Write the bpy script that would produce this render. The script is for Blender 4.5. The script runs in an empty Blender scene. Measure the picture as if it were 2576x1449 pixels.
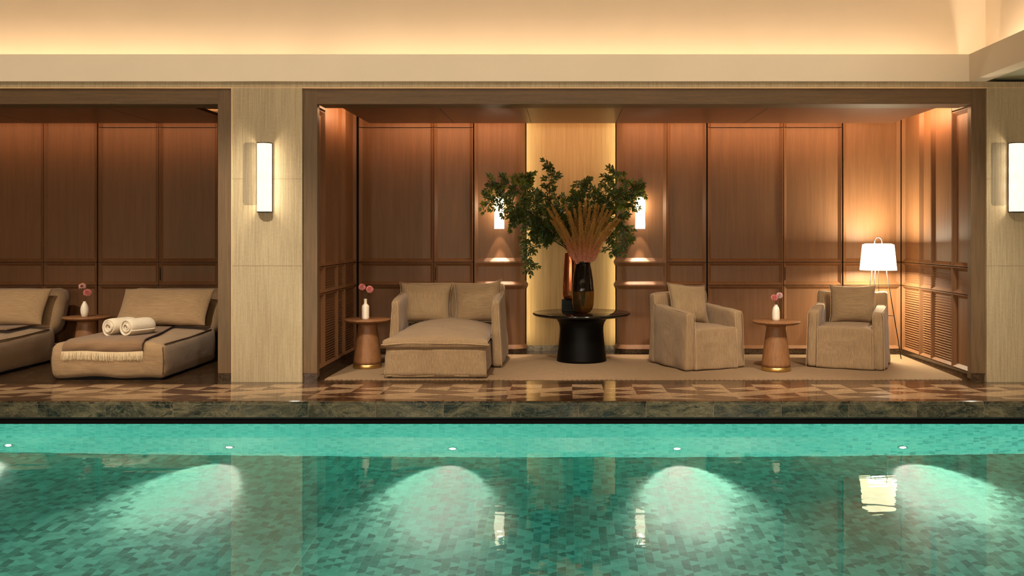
import bpy, bmesh, math, random
from mathutils import Vector, Matrix, noise
PI = math.pi
S = bpy.context.scene
C = S.collection
F, VX, VY, H = 2300.0, 1424.0, 590.0, 1.516      # focal length and principal point in pixels, eye height above the lounge floor


def at(px, py, D):
    return Vector(((px - VX) * D / F, D, H - (py - VY) * D / F))


def lin(r, g, b):
    f = lambda c: (c / 255 / 12.92) if c / 255 <= .04045 else ((c / 255 + .055) / 1.055) ** 2.4
    return (f(r), f(g), f(b), 1)


# ------------------------------------------------------------------ materials
class NT:
    def __init__(s, name):
        s.m = bpy.data.materials.new(name)
        s.m.use_nodes = True
        s.t = s.m.node_tree
        s.t.nodes.clear()
        s.out = s.t.nodes.new('ShaderNodeOutputMaterial')

    def n(s, typ, **kw):
        nd = s.t.nodes.new('ShaderNode' + typ)
        for k, v in kw.items():
            if k.startswith('i_'):
                k = k[2:]
                sock = nd.inputs[int(k)] if k.isdigit() else nd.inputs[k.replace('_', ' ')]
                if isinstance(v, bpy.types.NodeSocket):
                    s.t.links.new(v, sock)
                else:
                    sock.default_value = v
            else:
                setattr(nd, k, v)
        return nd

    def math(s, op, a, b=None, c=None):
        nd = s.t.nodes.new('ShaderNodeMath')
        nd.operation = op
        for i, v in enumerate((a, b, c)):
            if v is None:
                continue
            if isinstance(v, bpy.types.NodeSocket):
                s.t.links.new(v, nd.inputs[i])
            else:
                nd.inputs[i].default_value = v
        return nd.outputs[0]

    def coord(s, scale=(1, 1, 1), kind='Object', rot=(0, 0, 0)):
        tc = s.n('TexCoord')
        mp = s.n('Mapping', i_Vector=tc.outputs[kind])
        mp.inputs['Scale'].default_value = scale
        mp.inputs['Rotation'].default_value = rot
        return mp.outputs[0]

    def noise(s, vec, scale=5, detail=3, rough=.5, dist=0):
        return s.n('TexNoise', i_Vector=vec, i_Scale=scale, i_Detail=detail, i_Roughness=rough, i_Distortion=dist).outputs[0]

    def ramp(s, fac, stops, interp='LINEAR'):
        r = s.n('ValToRGB', i_Fac=fac)
        r.color_ramp.interpolation = interp
        el = r.color_ramp.elements
        while len(el) < len(stops):
            el.new(.5)
        for e, (p, c) in zip(el, stops):
            e.position = p
            e.color = c
        return r.outputs[0]

    def mix(s, fac, a, b, mode='MIX'):
        nd = s.n('Mix', data_type='RGBA', blend_type=mode)
        for sk, v in ((nd.inputs[0], fac), (nd.inputs[6], a), (nd.inputs[7], b)):
            if isinstance(v, bpy.types.NodeSocket):
                s.t.links.new(v, sk)
            else:
                sk.default_value = v
        return nd.outputs[2]

    def bump(s, h, strength=.3, dist=.01):
        return s.n('Bump', i_Height=h, i_Strength=strength, i_Distance=dist).outputs[0]

    def pbr(s, col, rough=.5, metal=0, normal=None, **kw):
        b = s.n('BsdfPrincipled')
        for k, v in (('Base Color', col), ('Roughness', rough), ('Metallic', metal), ('Normal', normal), *[(k.replace('_', ' '), v) for k, v in kw.items()]):
            if v is None:
                continue
            if isinstance(v, bpy.types.NodeSocket):
                s.t.links.new(v, b.inputs[k])
            else:
                b.inputs[k].default_value = v
        s.t.links.new(b.outputs[0], s.out.inputs[0])
        return s.m


def wood(name, c1, c2, rough=.42, grain=(16, 16, .8), bump=.04):
    t = NT(name)
    v = t.coord(grain)
    a = t.noise(v, 3, 5, .62, .4)
    b = t.noise(t.coord(tuple(g * 6 for g in grain[:2]) + (grain[2] * 2,)), 3, 2, .5)
    f = t.math('ADD', t.math('MULTIPLY', a, .75), t.math('MULTIPLY', b, .25))
    col = t.ramp(f, [(.3, c1), (.7, c2)])
    return t.pbr(col, rough, normal=t.bump(b, bump, .004), Specular_IOR_Level=.3)


def plain(name, col, rough=.5, metal=0, var=.06, scale=8, bump=0, **kw):
    t = NT(name)
    nz = t.noise(t.coord(), scale, 3)
    dark = tuple(max(0, c * (1 - var * 2)) for c in col[:3]) + (1,)
    lite = tuple(min(1, c * (1 + var)) for c in col[:3]) + (1,)
    cc = t.ramp(nz, [(.3, dark), (.7, lite)])
    return t.pbr(cc, rough, metal, normal=t.bump(nz, bump, .01) if bump else None, **kw)


def fabric(name, c1, c2, axis='Z', weave=900, bump=.35):
    t = NT(name)
    sc = {'Z': (70, 70, 3), 'X': (3, 40, 90)}[axis]
    slub = t.noise(t.coord(sc), 2.2, 3, .6, .2)
    big = t.noise(t.coord((3, 3, 3)), 1.5, 2)
    col = t.ramp(t.math('ADD', t.math('MULTIPLY', slub, .8), t.math('MULTIPLY', big, .2)), [(.32, c1), (.68, c2)])
    w1 = t.n('TexWave', wave_type='BANDS', bands_direction='DIAGONAL', i_Vector=t.coord(), i_Scale=weave / 10, i_Distortion=2.5, i_Detail=2).outputs[1]
    w2 = t.noise(t.coord((260, 260, 260)), 1, 1)
    h = t.math('ADD', t.math('MULTIPLY', w1, .5), w2)
    col2 = t.mix(t.math('MULTIPLY', w1, .22), col, tuple(c * .45 for c in c1[:3]) + (1,))
    b1 = t.n('Bump', i_Height=h, i_Strength=bump, i_Distance=.004)
    wr = t.noise(t.coord((1, 1, 1)), 4.5, 2, .5, 1.0)
    b2 = t.n('Bump', i_Height=wr, i_Strength=.28, i_Distance=.05, i_Normal=b1.outputs[0])
    return t.pbr(col2, .92, normal=b2.outputs[0], Sheen_Weight=.15)


def emit(name, col, st, mott=0):
    t = NT(name)
    if mott:
        nz = t.noise(t.coord((9, 9, 5)), 1.6, 3)
        cc = t.ramp(nz, [(.3, tuple(c * (1 - mott) for c in col[:3]) + (1,)), (.6, col)])
    else:
        cc = col
    e = t.n('Emission', i_Strength=st)
    if mott:
        t.t.links.new(cc, e.inputs[0])
    else:
        e.inputs[0].default_value = cc
    t.t.links.new(e.outputs[0], t.out.inputs[0])
    return t.m


def marble(name, base, mid, vein, scale=1.0, rough=.12, cell=None, bump=0, vein_w=.5):
    t = NT(name)
    v = t.coord((1 * scale, 1 * scale, 2.2 * scale))
    info = None
    off = v
    if cell:                                  # each slab is cut from another part of the block
        tc = t.n('TexCoord').outputs['Object']
        sx = t.n('SeparateXYZ', i_Vector=tc)
        k = t.math('FLOOR', t.math('DIVIDE', t.math('SUBTRACT', sx.outputs[0], cell[0]), cell[1]))
        wn = t.n('TexWhiteNoise', noise_dimensions='1D', i_W=k)
        off = t.n('VectorMath', operation='ADD', i_0=v).outputs[0]
        vm = off.node
        t.t.links.new(t.n('VectorMath', operation='SCALE', i_0=wn.outputs[1], i_Scale=9.0).outputs[0], vm.inputs[1])
    warp = t.noise(off, 3.5, 6, .62, 1.4)
    veins = t.noise(off, 5.5, 8, .7, 3.2)
    ridge = t.math('ABSOLUTE', t.math('SUBTRACT', veins, .5))
    vm_ = t.ramp(ridge, [(0, (1, 1, 1, 1)), (.012 + .03 * vein_w, (0, 0, 0, 1))])
    col = t.ramp(warp, [(.40, base), (.52, tuple((a + b) / 2 for a, b in zip(base, mid))), (.60, mid), (.68, base), (.8, mid)])
    col = t.mix(t.math('MULTIPLY', vm_, .75 if vein_w != .25 else .34), col, vein)
    return t.pbr(col, rough, normal=None, Coat_Weight=0.0)


M = {}
M['wood'] = wood('walnut_panel', lin(111, 76, 48), lin(130, 90, 58), .5, (10, 10, .5), .02)
M['wood_frame'] = wood('walnut_frame', lin(88, 68, 46), lin(118, 92, 64), .5, (12, 12, .7), .03)
M['wood_head'] = wood('walnut_header', lin(84, 65, 44), lin(114, 88, 60), .5, (.7, 12, 14), .03)
M['wood_soffit'] = wood('walnut_soffit', lin(92, 60, 42), lin(122, 82, 58), .35, (.9, 10, 10), .03)
M['wood_table'] = wood('oak_table', lin(114, 77, 47), lin(150, 104, 67), .45, (18, 18, 2.2), .06)
M['pale_wood'] = wood('pale_satin_veneer', lin(146, 115, 70), lin(176, 142, 92), .45, (14, 14, .4), .02)
M['linen'] = fabric('linen_vertical', lin(134, 110, 79), lin(170, 142, 104), 'Z')
M['linen_h'] = fabric('linen_horizontal', lin(124, 100, 70), lin(164, 135, 97), 'X')
M['linen_body'] = fabric('linen_chair', lin(132, 107, 77), lin(170, 140, 103), 'Z')
M['daybed'] = fabric('daybed_fabric', lin(134, 106, 74), lin(172, 140, 100), 'X')
M['piping'] = plain('frayed_seam', lin(192, 162, 122), .95, var=.12, scale=160)
M['seam'] = plain('dark_seam_thread', lin(86, 64, 42), .9, var=.1, scale=80)  # dark brown for daybed seams and stone joints
M['throw'] = fabric('throw_wool', lin(112, 84, 56), lin(134, 102, 70), 'X', 1500, .2)
M['throw_edge'] = plain('throw_binding', lin(70, 40, 30), .8, var=.1, scale=80)
M['fringe'] = plain('fringe_yarn', lin(214, 190, 150), .95, var=.12, scale=200)
M['towel'] = plain('white_terry', lin(216, 200, 174), .97, var=.06, scale=120, bump=.5)
M['ceramic'] = plain('cream_ceramic', lin(232, 218, 196), .35, var=.02)
M['stem'] = plain('flower_stem', lin(64, 60, 38), .7)
M['pink'] = plain('pink_petals', lin(234, 152, 144), .8, var=.15, scale=90)
M['peach'] = plain('peach_petals', lin(232, 178, 160), .8, var=.12, scale=90)
M['pale_pink'] = plain('pale_pink_petals', lin(236, 200, 196), .8, var=.1, scale=90)
M['dark_centre'] = plain('flower_centre', lin(60, 30, 30), .8)
M['brass'] = plain('brushed_brass', lin(200, 160, 92), .32, .9, var=.03)
M['black_gloss'] = plain('black_lacquer', lin(8, 7, 6), .12, var=.02)
M['black_satin'] = plain('black_satin', lin(6, 5, 4), .45, var=.03, Specular_IOR_Level=.1)
M['black_metal'] = plain('black_metal', lin(10, 8, 7), .5, 0, var=.03, Specular_IOR_Level=.3)
M['void'] = plain('unlit_slot', lin(6, 6, 6), .9, var=.0)
M['plaster'] = plain('warm_plaster', lin(236, 222, 196), .85, var=.015, scale=2)
M['plaster_pool_tint'] = plain('pool_tinted_plaster', lin(196, 200, 172), .7, var=.02, scale=2)  # plaster tinted green in place of bounced pool light
M['lit_edge'] = plain('lit_edge_strip', lin(230, 190, 140), .35, var=.02)  # pale colour stands in for edges that catch light
M['green_marble'] = marble('green_marble', lin(30, 30, 23), lin(118, 110, 84), lin(206, 196, 162), .62, .16, (.11, .6), vein_w=.25)
M['coping'] = marble('coping_marble', lin(58, 40, 28), lin(104, 74, 50), lin(150, 116, 82), 1.4, .1, (.11, .6))
M['dark_marble'] = marble('dark_emperador', lin(28, 20, 15), lin(58, 40, 28), lin(150, 116, 76), 2.2, .14, (.11, .3), vein_w=.2)
M['tile_dark'] = marble('brown_marble_tile', lin(72, 48, 35), lin(98, 68, 50), lin(134, 100, 74), 2.6, .1, vein_w=.1)
M['tile_light'] = marble('beige_marble_tile', lin(150, 120, 88), lin(176, 144, 108), lin(200, 168, 132), 2.6, .15, vein_w=.4)
M['grout'] = plain('grout', lin(168, 146, 112), .7, var=.03)
M['skirt_grey'] = marble('niche_skirting_marble', lin(70, 60, 50), lin(150, 135, 112), lin(210, 200, 180), 3, .1, vein_w=.4)


def fluted_stone(name='fluted_limestone', k=1.0):
    t = NT(name)
    tc = t.n('TexCoord').outputs['Object']
    v = t.n('Mapping', i_Vector=tc)
    v.inputs['Scale'].default_value = (1, 0.02, .02)
    st = t.n('TexNoise', i_Vector=v.outputs[0], i_Scale=95, i_Detail=2, i_Roughness=.8).outputs[0]
    sp = t.noise(t.coord((1, 1, 1)), 40, 4, .6)
    big = t.noise(t.coord((2, 2, .6)), 1.2, 3)
    f = t.math('ADD', t.math('MULTIPLY', st, .55), t.math('ADD', t.math('MULTIPLY', sp, .2), t.math('MULTIPLY', big, .25)))
    col = t.ramp(f, [(.36, lin(152 * k, 134 * k, 102 * k)), (.6, lin(184 * k, 167 * k, 132 * k))])
    sx = t.n('SeparateXYZ', i_Vector=tc)
    wv = t.math('SINE', t.math('MULTIPLY', sx.outputs[0], 2 * PI / .016))
    wv = t.math('MULTIPLY', wv, t.math('MULTIPLY', st, st))
    return t.pbr(col, .62, normal=t.bump(wv, .25, .006))


M['stone'] = fluted_stone()


def mosaic(name, axis2, size=.0575, k=1.0):
    K = k
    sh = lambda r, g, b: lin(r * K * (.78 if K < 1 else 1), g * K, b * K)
    """Square glass mosaic laid in columns; the joints between tiles in a column slant to and fro."""
    t = NT(name)
    sx = t.n('SeparateXYZ', i_Vector=t.n('TexCoord').outputs['Object'])
    u = t.math('DIVIDE', sx.outputs[0], size)
    v = t.math('DIVIDE', sx.outputs[axis2], size * .94)
    col = t.math('FLOOR', u)
    fu = t.math('SUBTRACT', t.math('FRACT', u), .5)
    v = t.math('ADD', v, t.math('MULTIPLY', t.math('FLOORED_MODULO', col, 2.0), .5))
    k = t.math('ROUND', v)
    sgn = t.math('SUBTRACT', t.math('MULTIPLY', t.math('FLOORED_MODULO', k, 2.0), 2.0), 1.0)
    off = t.math('SUBTRACT', t.math('SUBTRACT', v, k), t.math('MULTIPLY', t.math('MULTIPLY', fu, .52), sgn))
    row = t.math('SUBTRACT', k, t.math('LESS_THAN', off, 0))
    cv = t.n('CombineXYZ', i_X=col, i_Y=row)
    wn = t.n('TexWhiteNoise', noise_dimensions='2D', i_Vector=cv.outputs[0]).outputs[0]
    mott = t.noise(t.coord(((3, 10, 10) if axis2 == 1 else (3, 10, 30))), 8, 4, .7)
    f = t.math('ADD', t.math('MULTIPLY', wn, .58), t.math('MULTIPLY', mott, .42))
    c = t.ramp(f, [(.20, sh(74, 120, 106)), (.42, sh(112, 158, 141)), (.60, sh(138, 184, 163)), (.82, sh(164, 206, 186))])
    gu = t.math('GREATER_THAN', t.math('ABSOLUTE', fu), .475)
    gv = t.math('LESS_THAN', t.math('ABSOLUTE', off), .022)
    g = t.math('MULTIPLY', t.math('MAXIMUM', gu, gv), .6)
    c = t.mix(g, c, sh(176, 206, 186))
    if axis2 == 1:
        ln = t.math('LESS_THAN', t.math('ABSOLUTE', t.math('SUBTRACT', t.math('FLOORED_MODULO', t.math('ADD', sx.outputs[0], 1.733), 40), .0)), .006)
        c = t.mix(t.math('MULTIPLY', ln, .22), c, lin(200, 226, 200))
    return t.pbr(c, .35)


M['mosaic_wall'] = mosaic('pool_wall_mosaic', 2)
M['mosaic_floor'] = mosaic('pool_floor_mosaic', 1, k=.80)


def water_mat():
    t = NT('pool_water')
    n1 = t.noise(t.coord((1.2, 3.5, 1)), 1.6, 2, .5, .3)
    bm = t.bump(n1, .09, .02)
    g = t.n('BsdfGlass', i_Roughness=0.0, i_IOR=1.33, i_Normal=bm)
    g.inputs[0].default_value = (.93, 1, .97, 1)
    t.t.links.new(g.outputs[0], t.out.inputs[0])
    return t.m


M['water'] = water_mat()


def smoked_glass(name, col, rough=.03, tr=1.0, ior=1.35):
    t = NT(name)
    return t.pbr(col, rough, Transmission_Weight=tr, IOR=ior)


def rug_mat():
    t = NT('woven_rug')
    w = t.n('TexWave', wave_type='BANDS', bands_direction='Y', i_Vector=t.coord(), i_Scale=28, i_Distortion=1.2, i_Detail=2).outputs[1]
    w2 = t.n('TexWave', wave_type='BANDS', bands_direction='X', i_Vector=t.coord(), i_Scale=22, i_Distortion=1.5, i_Detail=2).outputs[1]
    nz = t.noise(t.coord((3, 30, 1)), 3, 4)
    f = t.math('ADD', t.math('MULTIPLY', w, .3), t.math('ADD', t.math('MULTIPLY', w2, .25), t.math('MULTIPLY', nz, .5)))
    c = t.ramp(f, [(.25, lin(100, 78, 54)), (.75, lin(160, 130, 95))])
    return t.pbr(c, .95, normal=t.bump(f, .5, .01))


M['rug'] = rug_mat()


def leaf_mat(name, c, c2):
    t = NT(name)
    nz = t.noise(t.coord((1, 1, 1)), 9, 2)
    cc = t.ramp(nz, [(.35, c), (.65, c2)])
    p = t.n('BsdfPrincipled', i_Roughness=.38)
    t.t.links.new(cc, p.inputs[0])
    tr = t.n('BsdfTranslucent')
    t.t.links.new(t.mix(.5, cc, lin(150, 160, 40)), tr.inputs[0])
    mx = t.n('MixShader', i_Fac=.28, i_1=p.outputs[0], i_2=tr.outputs[0])
    t.t.links.new(mx.outputs[0], t.out.inputs[0])
    return t.m


M['leaf'] = leaf_mat('leaf_green', lin(32, 46, 16), lin(62, 80, 28))
M['bark'] = plain('branch_bark', lin(46, 32, 22), .8, var=.2, scale=60)


# ------------------------------------------------------------------ mesh helpers
def obj(name, bm, mat, parent=None, smooth=False, label=None, bevel=0, sub=0):
    me = bpy.data.meshes.new(name)
    if smooth:
        for f in bm.faces:
            f.smooth = True
    bm.to_mesh(me)
    bm.free()
    for m in (mat if isinstance(mat, (list, tuple)) else [mat]):
        me.materials.append(m if not isinstance(m, str) else M[m])
    o = bpy.data.objects.new(name, me)
    C.objects.link(o)
    if parent:
        o.parent = parent
    if label:
        o['label'] = label
    if bevel:
        b = o.modifiers.new('b', 'BEVEL')
        b.width = bevel
        b.segments = 2
        b.limit_method = 'ANGLE'
    if sub:
        b = o.modifiers.new('s', 'SUBSURF')
        b.levels = b.render_levels = sub
    return o


def tag(o, label=None, cat=None, group=None, kind=None):
    if label: o['label'] = label
    if cat: o['category'] = cat
    if group: o['group'] = group
    if kind: o['kind'] = kind
    return o


def empty(name, loc=(0, 0, 0), rz=0, **kw):
    o = bpy.data.objects.new(name, None)
    o.empty_display_size = .1
    C.objects.link(o)
    o.location = loc
    o.rotation_euler = (0, 0, rz)
    return tag(o, **kw)


def box(bm, x0, x1, y0, y1, z0, z1, mi=0):
    vs = [bm.verts.new((x, y, z)) for x in (x0, x1) for y in (y0, y1) for z in (z0, z1)]
    for q in ((0, 1, 3, 2), (4, 6, 7, 5), (0, 4, 5, 1), (2, 3, 7, 6), (0, 2, 6, 4), (1, 5, 7, 3)):
        f = bm.faces.new([vs[i] for i in q])
        f.material_index = mi
    return vs


def boxbm(*a):
    bm = bmesh.new()
    box(bm, *a)
    bmesh.ops.recalc_face_normals(bm, faces=bm.faces)
    return bm


def struct(name, bm, mat, parent=None, **kw):
    o = obj(name, bm, mat, parent, **kw)
    if not parent:
        o['kind'] = 'structure'
    return o


def lathe(bm, prof, n=48, c=(0, 0), cap=True):
    rings = []
    for r, z in prof:
        rings.append([bm.verts.new((c[0] + r * math.cos(2 * PI * i / n), c[1] + r * math.sin(2 * PI * i / n), z)) for i in range(n)])
    for a, b in zip(rings, rings[1:]):
        for i in range(n):
            bm.faces.new((a[i], a[(i + 1) % n], b[(i + 1) % n], b[i]))
    if cap:
        if prof[0][0] > 1e-5: bm.faces.new(rings[0][::-1])
        if prof[-1][0] > 1e-5: bm.faces.new(rings[-1])
    return bm


def tube(bm, pts, r, n=8, cap=True):
    pts = [Vector(p) for p in pts]
    rs = r if isinstance(r, (list, tuple)) else [r] * len(pts)
    rings = []
    up = Vector((0, 0, 1))
    for i, p in enumerate(pts):
        d = (pts[min(i + 1, len(pts) - 1)] - pts[max(i - 1, 0)])
        d = d.normalized() if d.length > 1e-9 else up
        a = d.cross(Vector((0.31, .95, .1)))
        if a.length < .1: a = d.cross(Vector((1, 0, 0)))
        a.normalize()
        b = d.cross(a)
        rings.append([bm.verts.new(p + (a * math.cos(2 * PI * k / n) + b * math.sin(2 * PI * k / n)) * rs[i]) for k in range(n)])
    for A, B in zip(rings, rings[1:]):
        for k in range(n):
            bm.faces.new((A[k], A[(k + 1) % n], B[(k + 1) % n], B[k]))
    if cap:
        bm.faces.new(rings[0][::-1])
        bm.faces.new(rings[-1])


def soft_box(x0, x1, y0, y1, z0, z1, r=.04, n=(10, 10, 10), fn=None, bm=None):
    """A padded block: rounded edges, then shaped by fn(point, unit coordinates)."""
    bm = bm or bmesh.new()
    c = Vector(((x0 + x1) / 2, (y0 + y1) / 2, (z0 + z1) / 2))
    h = Vector(((x1 - x0) / 2, (y1 - y0) / 2, (z1 - z0) / 2))
    cache = {}

    def V(i, j, k):
        key = (i, j, k)
        if key in cache: return cache[key]
        def crd(i, n, h):
            # edge rows lie inside the rounding radius
            if n < 4: return -h + 2 * h * i / n
            m = min(r, h * .98)
            if i == 0: return -h
            if i == n: return h
            if i == 1: return -h + m * .3
            if i == n - 1: return h - m * .3
            if i == 2: return -h + m
            if i == n - 2: return h - m
            return (-h + m) + (2 * h - 2 * m) * (i - 2) / (n - 4)
        p = Vector((crd(i, n[0], h.x), crd(j, n[1], h.y), crd(k, n[2], h.z)))
        q = Vector((max(-(h.x - r), min(h.x - r, p.x)) if h.x > r else 0,
                    max(-(h.y - r), min(h.y - r, p.y)) if h.y > r else 0,
                    max(-(h.z - r), min(h.z - r, p.z)) if h.z > r else 0))
        d = p - q
        if d.length > 1e-9:
            d = d.normalized() * min(r, max(h.x, h.y, h.z))
            d = Vector((max(-min(r, h.x), min(min(r, h.x), d.x)), max(-min(r, h.y), min(min(r, h.y), d.y)), max(-min(r, h.z), min(min(r, h.z), d.z))))
        pp = c + q + d
        if fn:
            pp = fn(pp, Vector((p.x / h.x, p.y / h.y, p.z / h.z)))
        cache[key] = bm.verts.new(pp)
        return cache[key]

    N = n
    for i in range(N[0]):
        for j in range(N[1]):
            bm.faces.new((V(i, j, 0), V(i, j + 1, 0), V(i + 1, j + 1, 0), V(i + 1, j, 0)))
            bm.faces.new((V(i, j, N[2]), V(i + 1, j, N[2]), V(i + 1, j + 1, N[2]), V(i, j + 1, N[2])))
    for i in range(N[0]):
        for k in range(N[2]):
            bm.faces.new((V(i, 0, k), V(i + 1, 0, k), V(i + 1, 0, k + 1), V(i, 0, k + 1)))
            bm.faces.new((V(i, N[1], k), V(i, N[1], k + 1), V(i + 1, N[1], k + 1), V(i + 1, N[1], k)))
    for j in range(N[1]):
        for k in range(N[2]):
            bm.faces.new((V(0, j, k), V(0, j, k + 1), V(0, j + 1, k + 1), V(0, j + 1, k)))
            bm.faces.new((V(N[0], j, k), V(N[0], j + 1, k), V(N[0], j + 1, k + 1), V(N[0], j, k + 1)))
    return bm


def wob(p, a, f=3.0, seed=0):
    return noise.noise_vector(Vector((p.x * f + seed, p.y * f, p.z * f))) * a


# ------------------------------------------------------------------ lights
def area(name, loc, rot, sx, sy, power, col, spread=180):
    l = bpy.data.lights.new(name, 'AREA')
    l.shape = 'RECTANGLE'
    l.size, l.size_y = sx, sy
    l.energy, l.color = power, col
    l.spread = math.radians(spread)
    o = bpy.data.objects.new(name, l)
    C.objects.link(o)
    o.location, o.rotation_euler = loc, rot
    return o


def spot(name, loc, d, power, col, ang=60, blend=.6, r=.02):
    l = bpy.data.lights.new(name, 'SPOT')
    l.energy, l.color, l.spot_size, l.spot_blend, l.shadow_soft_size = power, col, math.radians(ang), blend, r
    o = bpy.data.objects.new(name, l)
    C.objects.link(o)
    o.location = loc
    o.rotation_euler = Vector(d).to_track_quat('-Z', 'Y').to_euler()
    return o


def point(name, loc, power, col, r=.03):
    l = bpy.data.lights.new(name, 'POINT')
    l.energy, l.color, l.shadow_soft_size = power, col, r
    o = bpy.data.objects.new(name, l)
    C.objects.link(o)
    o.location = loc
    return o


WARM = (1, .70, .40)
AMBER = (1, .52, .24)
# ================================================================== ARCHITECTURE
D0, DB = 9.426, 11.546            # face of the alcove frames, face of the back panelling
XL, XR = -2.645, 4.235            # side walls of the main alcove
WATER = -.195
POOLZ = WATER - 1.16
DW = 8.26                         # far pool wall
DC = 8.113                        # front of the coping


def zd(D):                        # the deck falls very slightly towards the alcoves
    return .038 * (D0 - D) / (D0 - DC) if D < D0 else 0.0


# ---- deck
bm = bmesh.new()
box(bm, -11, 7.0, D0 - .0, 12.3, -.12, 0.0)
struct('floor_lounge', bm, 'dark_marble', label='dark marble floor under the alcoves')


def slab(bm, x0, x1, y0, y1, t=.03, mi=0):
    a = [bm.verts.new((x, y, zd(y))) for x, y in ((x0, y0), (x1, y0), (x1, y1), (x0, y1))]
    b = [bm.verts.new((v.co.x, v.co.y, v.co.z - t)) for v in a]
    for q in ((a[0], a[1], a[2], a[3]), (b[3], b[2], b[1], b[0]), (a[0], b[0], b[1], a[1]), (a[1], b[1], b[2], a[2]), (a[2], b[2], b[3], a[3]), (a[3], b[3], b[0], a[0])):
        f = bm.faces.new(q)
        f.material_index = mi


# tiled strip: columns 0.3 m wide cut into alternating triangles
VF = [9.211, 9.045, 8.775, 8.505, 8.234]      # joints on whole module lines
VH = [9.211, 8.91, 8.64, 8.37, 8.234]         # joints on half lines
bm = bmesh.new()
gbm = bmesh.new()
DK, LT = 0, 1
pat = {0: [(LT,), DK, LT, LT, DK, LT, DK, DK], 1: [(DK,), LT, DK, LT, DK, LT, DK, DK],
       2: [(LT,), DK, LT, DK, LT, LT, LT, LT], 3: [(DK,), LT, DK, DK, LT, DK, LT, LT],
       4: [(LT,), DK, LT, DK, LT, DK, DK, DK], 5: [(DK,), LT, DK, LT, LT, DK, LT, DK],
       6: [(LT,), DK, LT, LT, DK, LT, DK, DK], 7: [(DK,), LT, LT, DK, LT, DK, DK, LT]}


def face(bm, pts, mi):
    vs = [bm.verts.new((x, y, zd(y))) for x, y in pts]
    f = bm.faces.new(vs)
    if f.normal.z < 0: pass
    f.material_index = mi


for k in range(-34, 24):
    x0 = .06 + .3 * k
    x1 = x0 + .3
    full_left = (k % 2 == 0)
    A, B = (VF, VH) if full_left else (VH, VF)      # joints on left and right edge
    p = pat[k % 8]
    ya, yb, ia, ib = A[0], B[0], 0, 0
    seq = []
    # first piece spans both first joints
    seq.append(([(x0, A[0]), (x1, B[0]), (x1, B[1]), (x0, A[1])], p[0][0]))
    ia = ib = 1
    c = 1
    left = full_left                                 # base of the next triangle lies on the whole-line side
    while (ia < 4 or ib < 4) and c < 8:
        if (left and ia < 4) or ib >= 4:
            seq.append(([(x0, A[ia]), (x1, B[ib]), (x0, A[ia + 1])], p[c])); ia += 1
        else:
            seq.append(([(x0, A[ia]), (x1, B[ib]), (x1, B[ib + 1])], p[c])); ib += 1
        left = not left
        c += 1
    for pts, mi in seq:
        face(bm, pts, mi)
bmesh.ops.recalc_face_normals(bm, faces=bm.faces)
for f in bm.faces:
    if f.normal.z < 0: f.normal_flip()
struct('floor_deck_tiles', bm, ['tile_dark', 'tile_light'], label='polished deck of brown and beige marble triangles')
bm = bmesh.new()                                     # bed below and dark border strip behind the tiles
for k in range(-18, 12):
    slab(bm, .11 + .6 * k, .11 + .6 * k + .597, 9.214, D0 + .002, .03)
slab(bm, -11, 7, 8.232, 9.2135, .02, 1)
for v in list(bm.verts)[-8:]:
    v.co.z -= .003
struct('trim_1', bm, ['dark_marble', 'grout'], label='dark marble border strip of the deck')
# coping slabs with eased edge, then the upstand tiles below
bm = bmesh.new()
for k in range(-18, 12):
    xa, xb = .11 + .6 * k + .0018, .11 + .6 * (k + 1) - .0018
    z0 = zd(DC)
    prof = [(8.231, zd(8.231)), (DC + .012, z0), (DC + .003, z0 - .004), (DC, z0 - .010), (DC, z0 - .0265), (8.231, z0 - .0265)]
    a = [bm.verts.new((xa, y, z)) for y, z in prof]
    b = [bm.verts.new((xb, y, z)) for y, z in prof]
    for i in range(len(prof)):
        f = bm.faces.new((a[i], b[i], b[(i + 1) % 6], a[(i + 1) % 6]))
        f.material_index = 1 if i in (2, 3) else 0
    bm.faces.new(a); bm.faces.new(b[::-1])
bmesh.ops.recalc_face_normals(bm, faces=bm.faces)
struct('trim_2', bm, ['coping', 'green_marble'], label='brown marble coping with dark eased edge')
bm = bmesh.new()
for k in range(-18, 12):
    box(bm, .11 + .6 * k + .0018, .11 + .6 * (k + 1) - .0018, DC + .001, DC + .03, -.105, zd(DC) - .0295)
bmesh.ops.recalc_face_normals(bm, faces=bm.faces)
struct('trim_3', bm, 'green_marble', label='veined green marble upstand above the water')
bm = bmesh.new()
box(bm, -11, 7, DC + .004, DC + .028, -.1065, zd(DC) - .0262)
box(bm, -11, 7, DC + .02, 9.3, -.109, -.0)
struct('trim_4', bm, 'grout', label='pale joints of the upstand')
# overflow slot: unlit void behind the lip of the pool
bm = bmesh.new()
box(bm, -11, 7, DC + .0025, 9.2, -.118, -.1095)
box(bm, -11, 7, DW + .25, DW + .3, -.6, -.11)
box(bm, -11, 7, DW + .012, DW + .25, -.6, -.55)
box(bm, -11, 7, DW + .010, DW + .03, -.6, WATER - .012)
struct('trim_5', bm, 'void', label='dark overflow slot below the deck')

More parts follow.
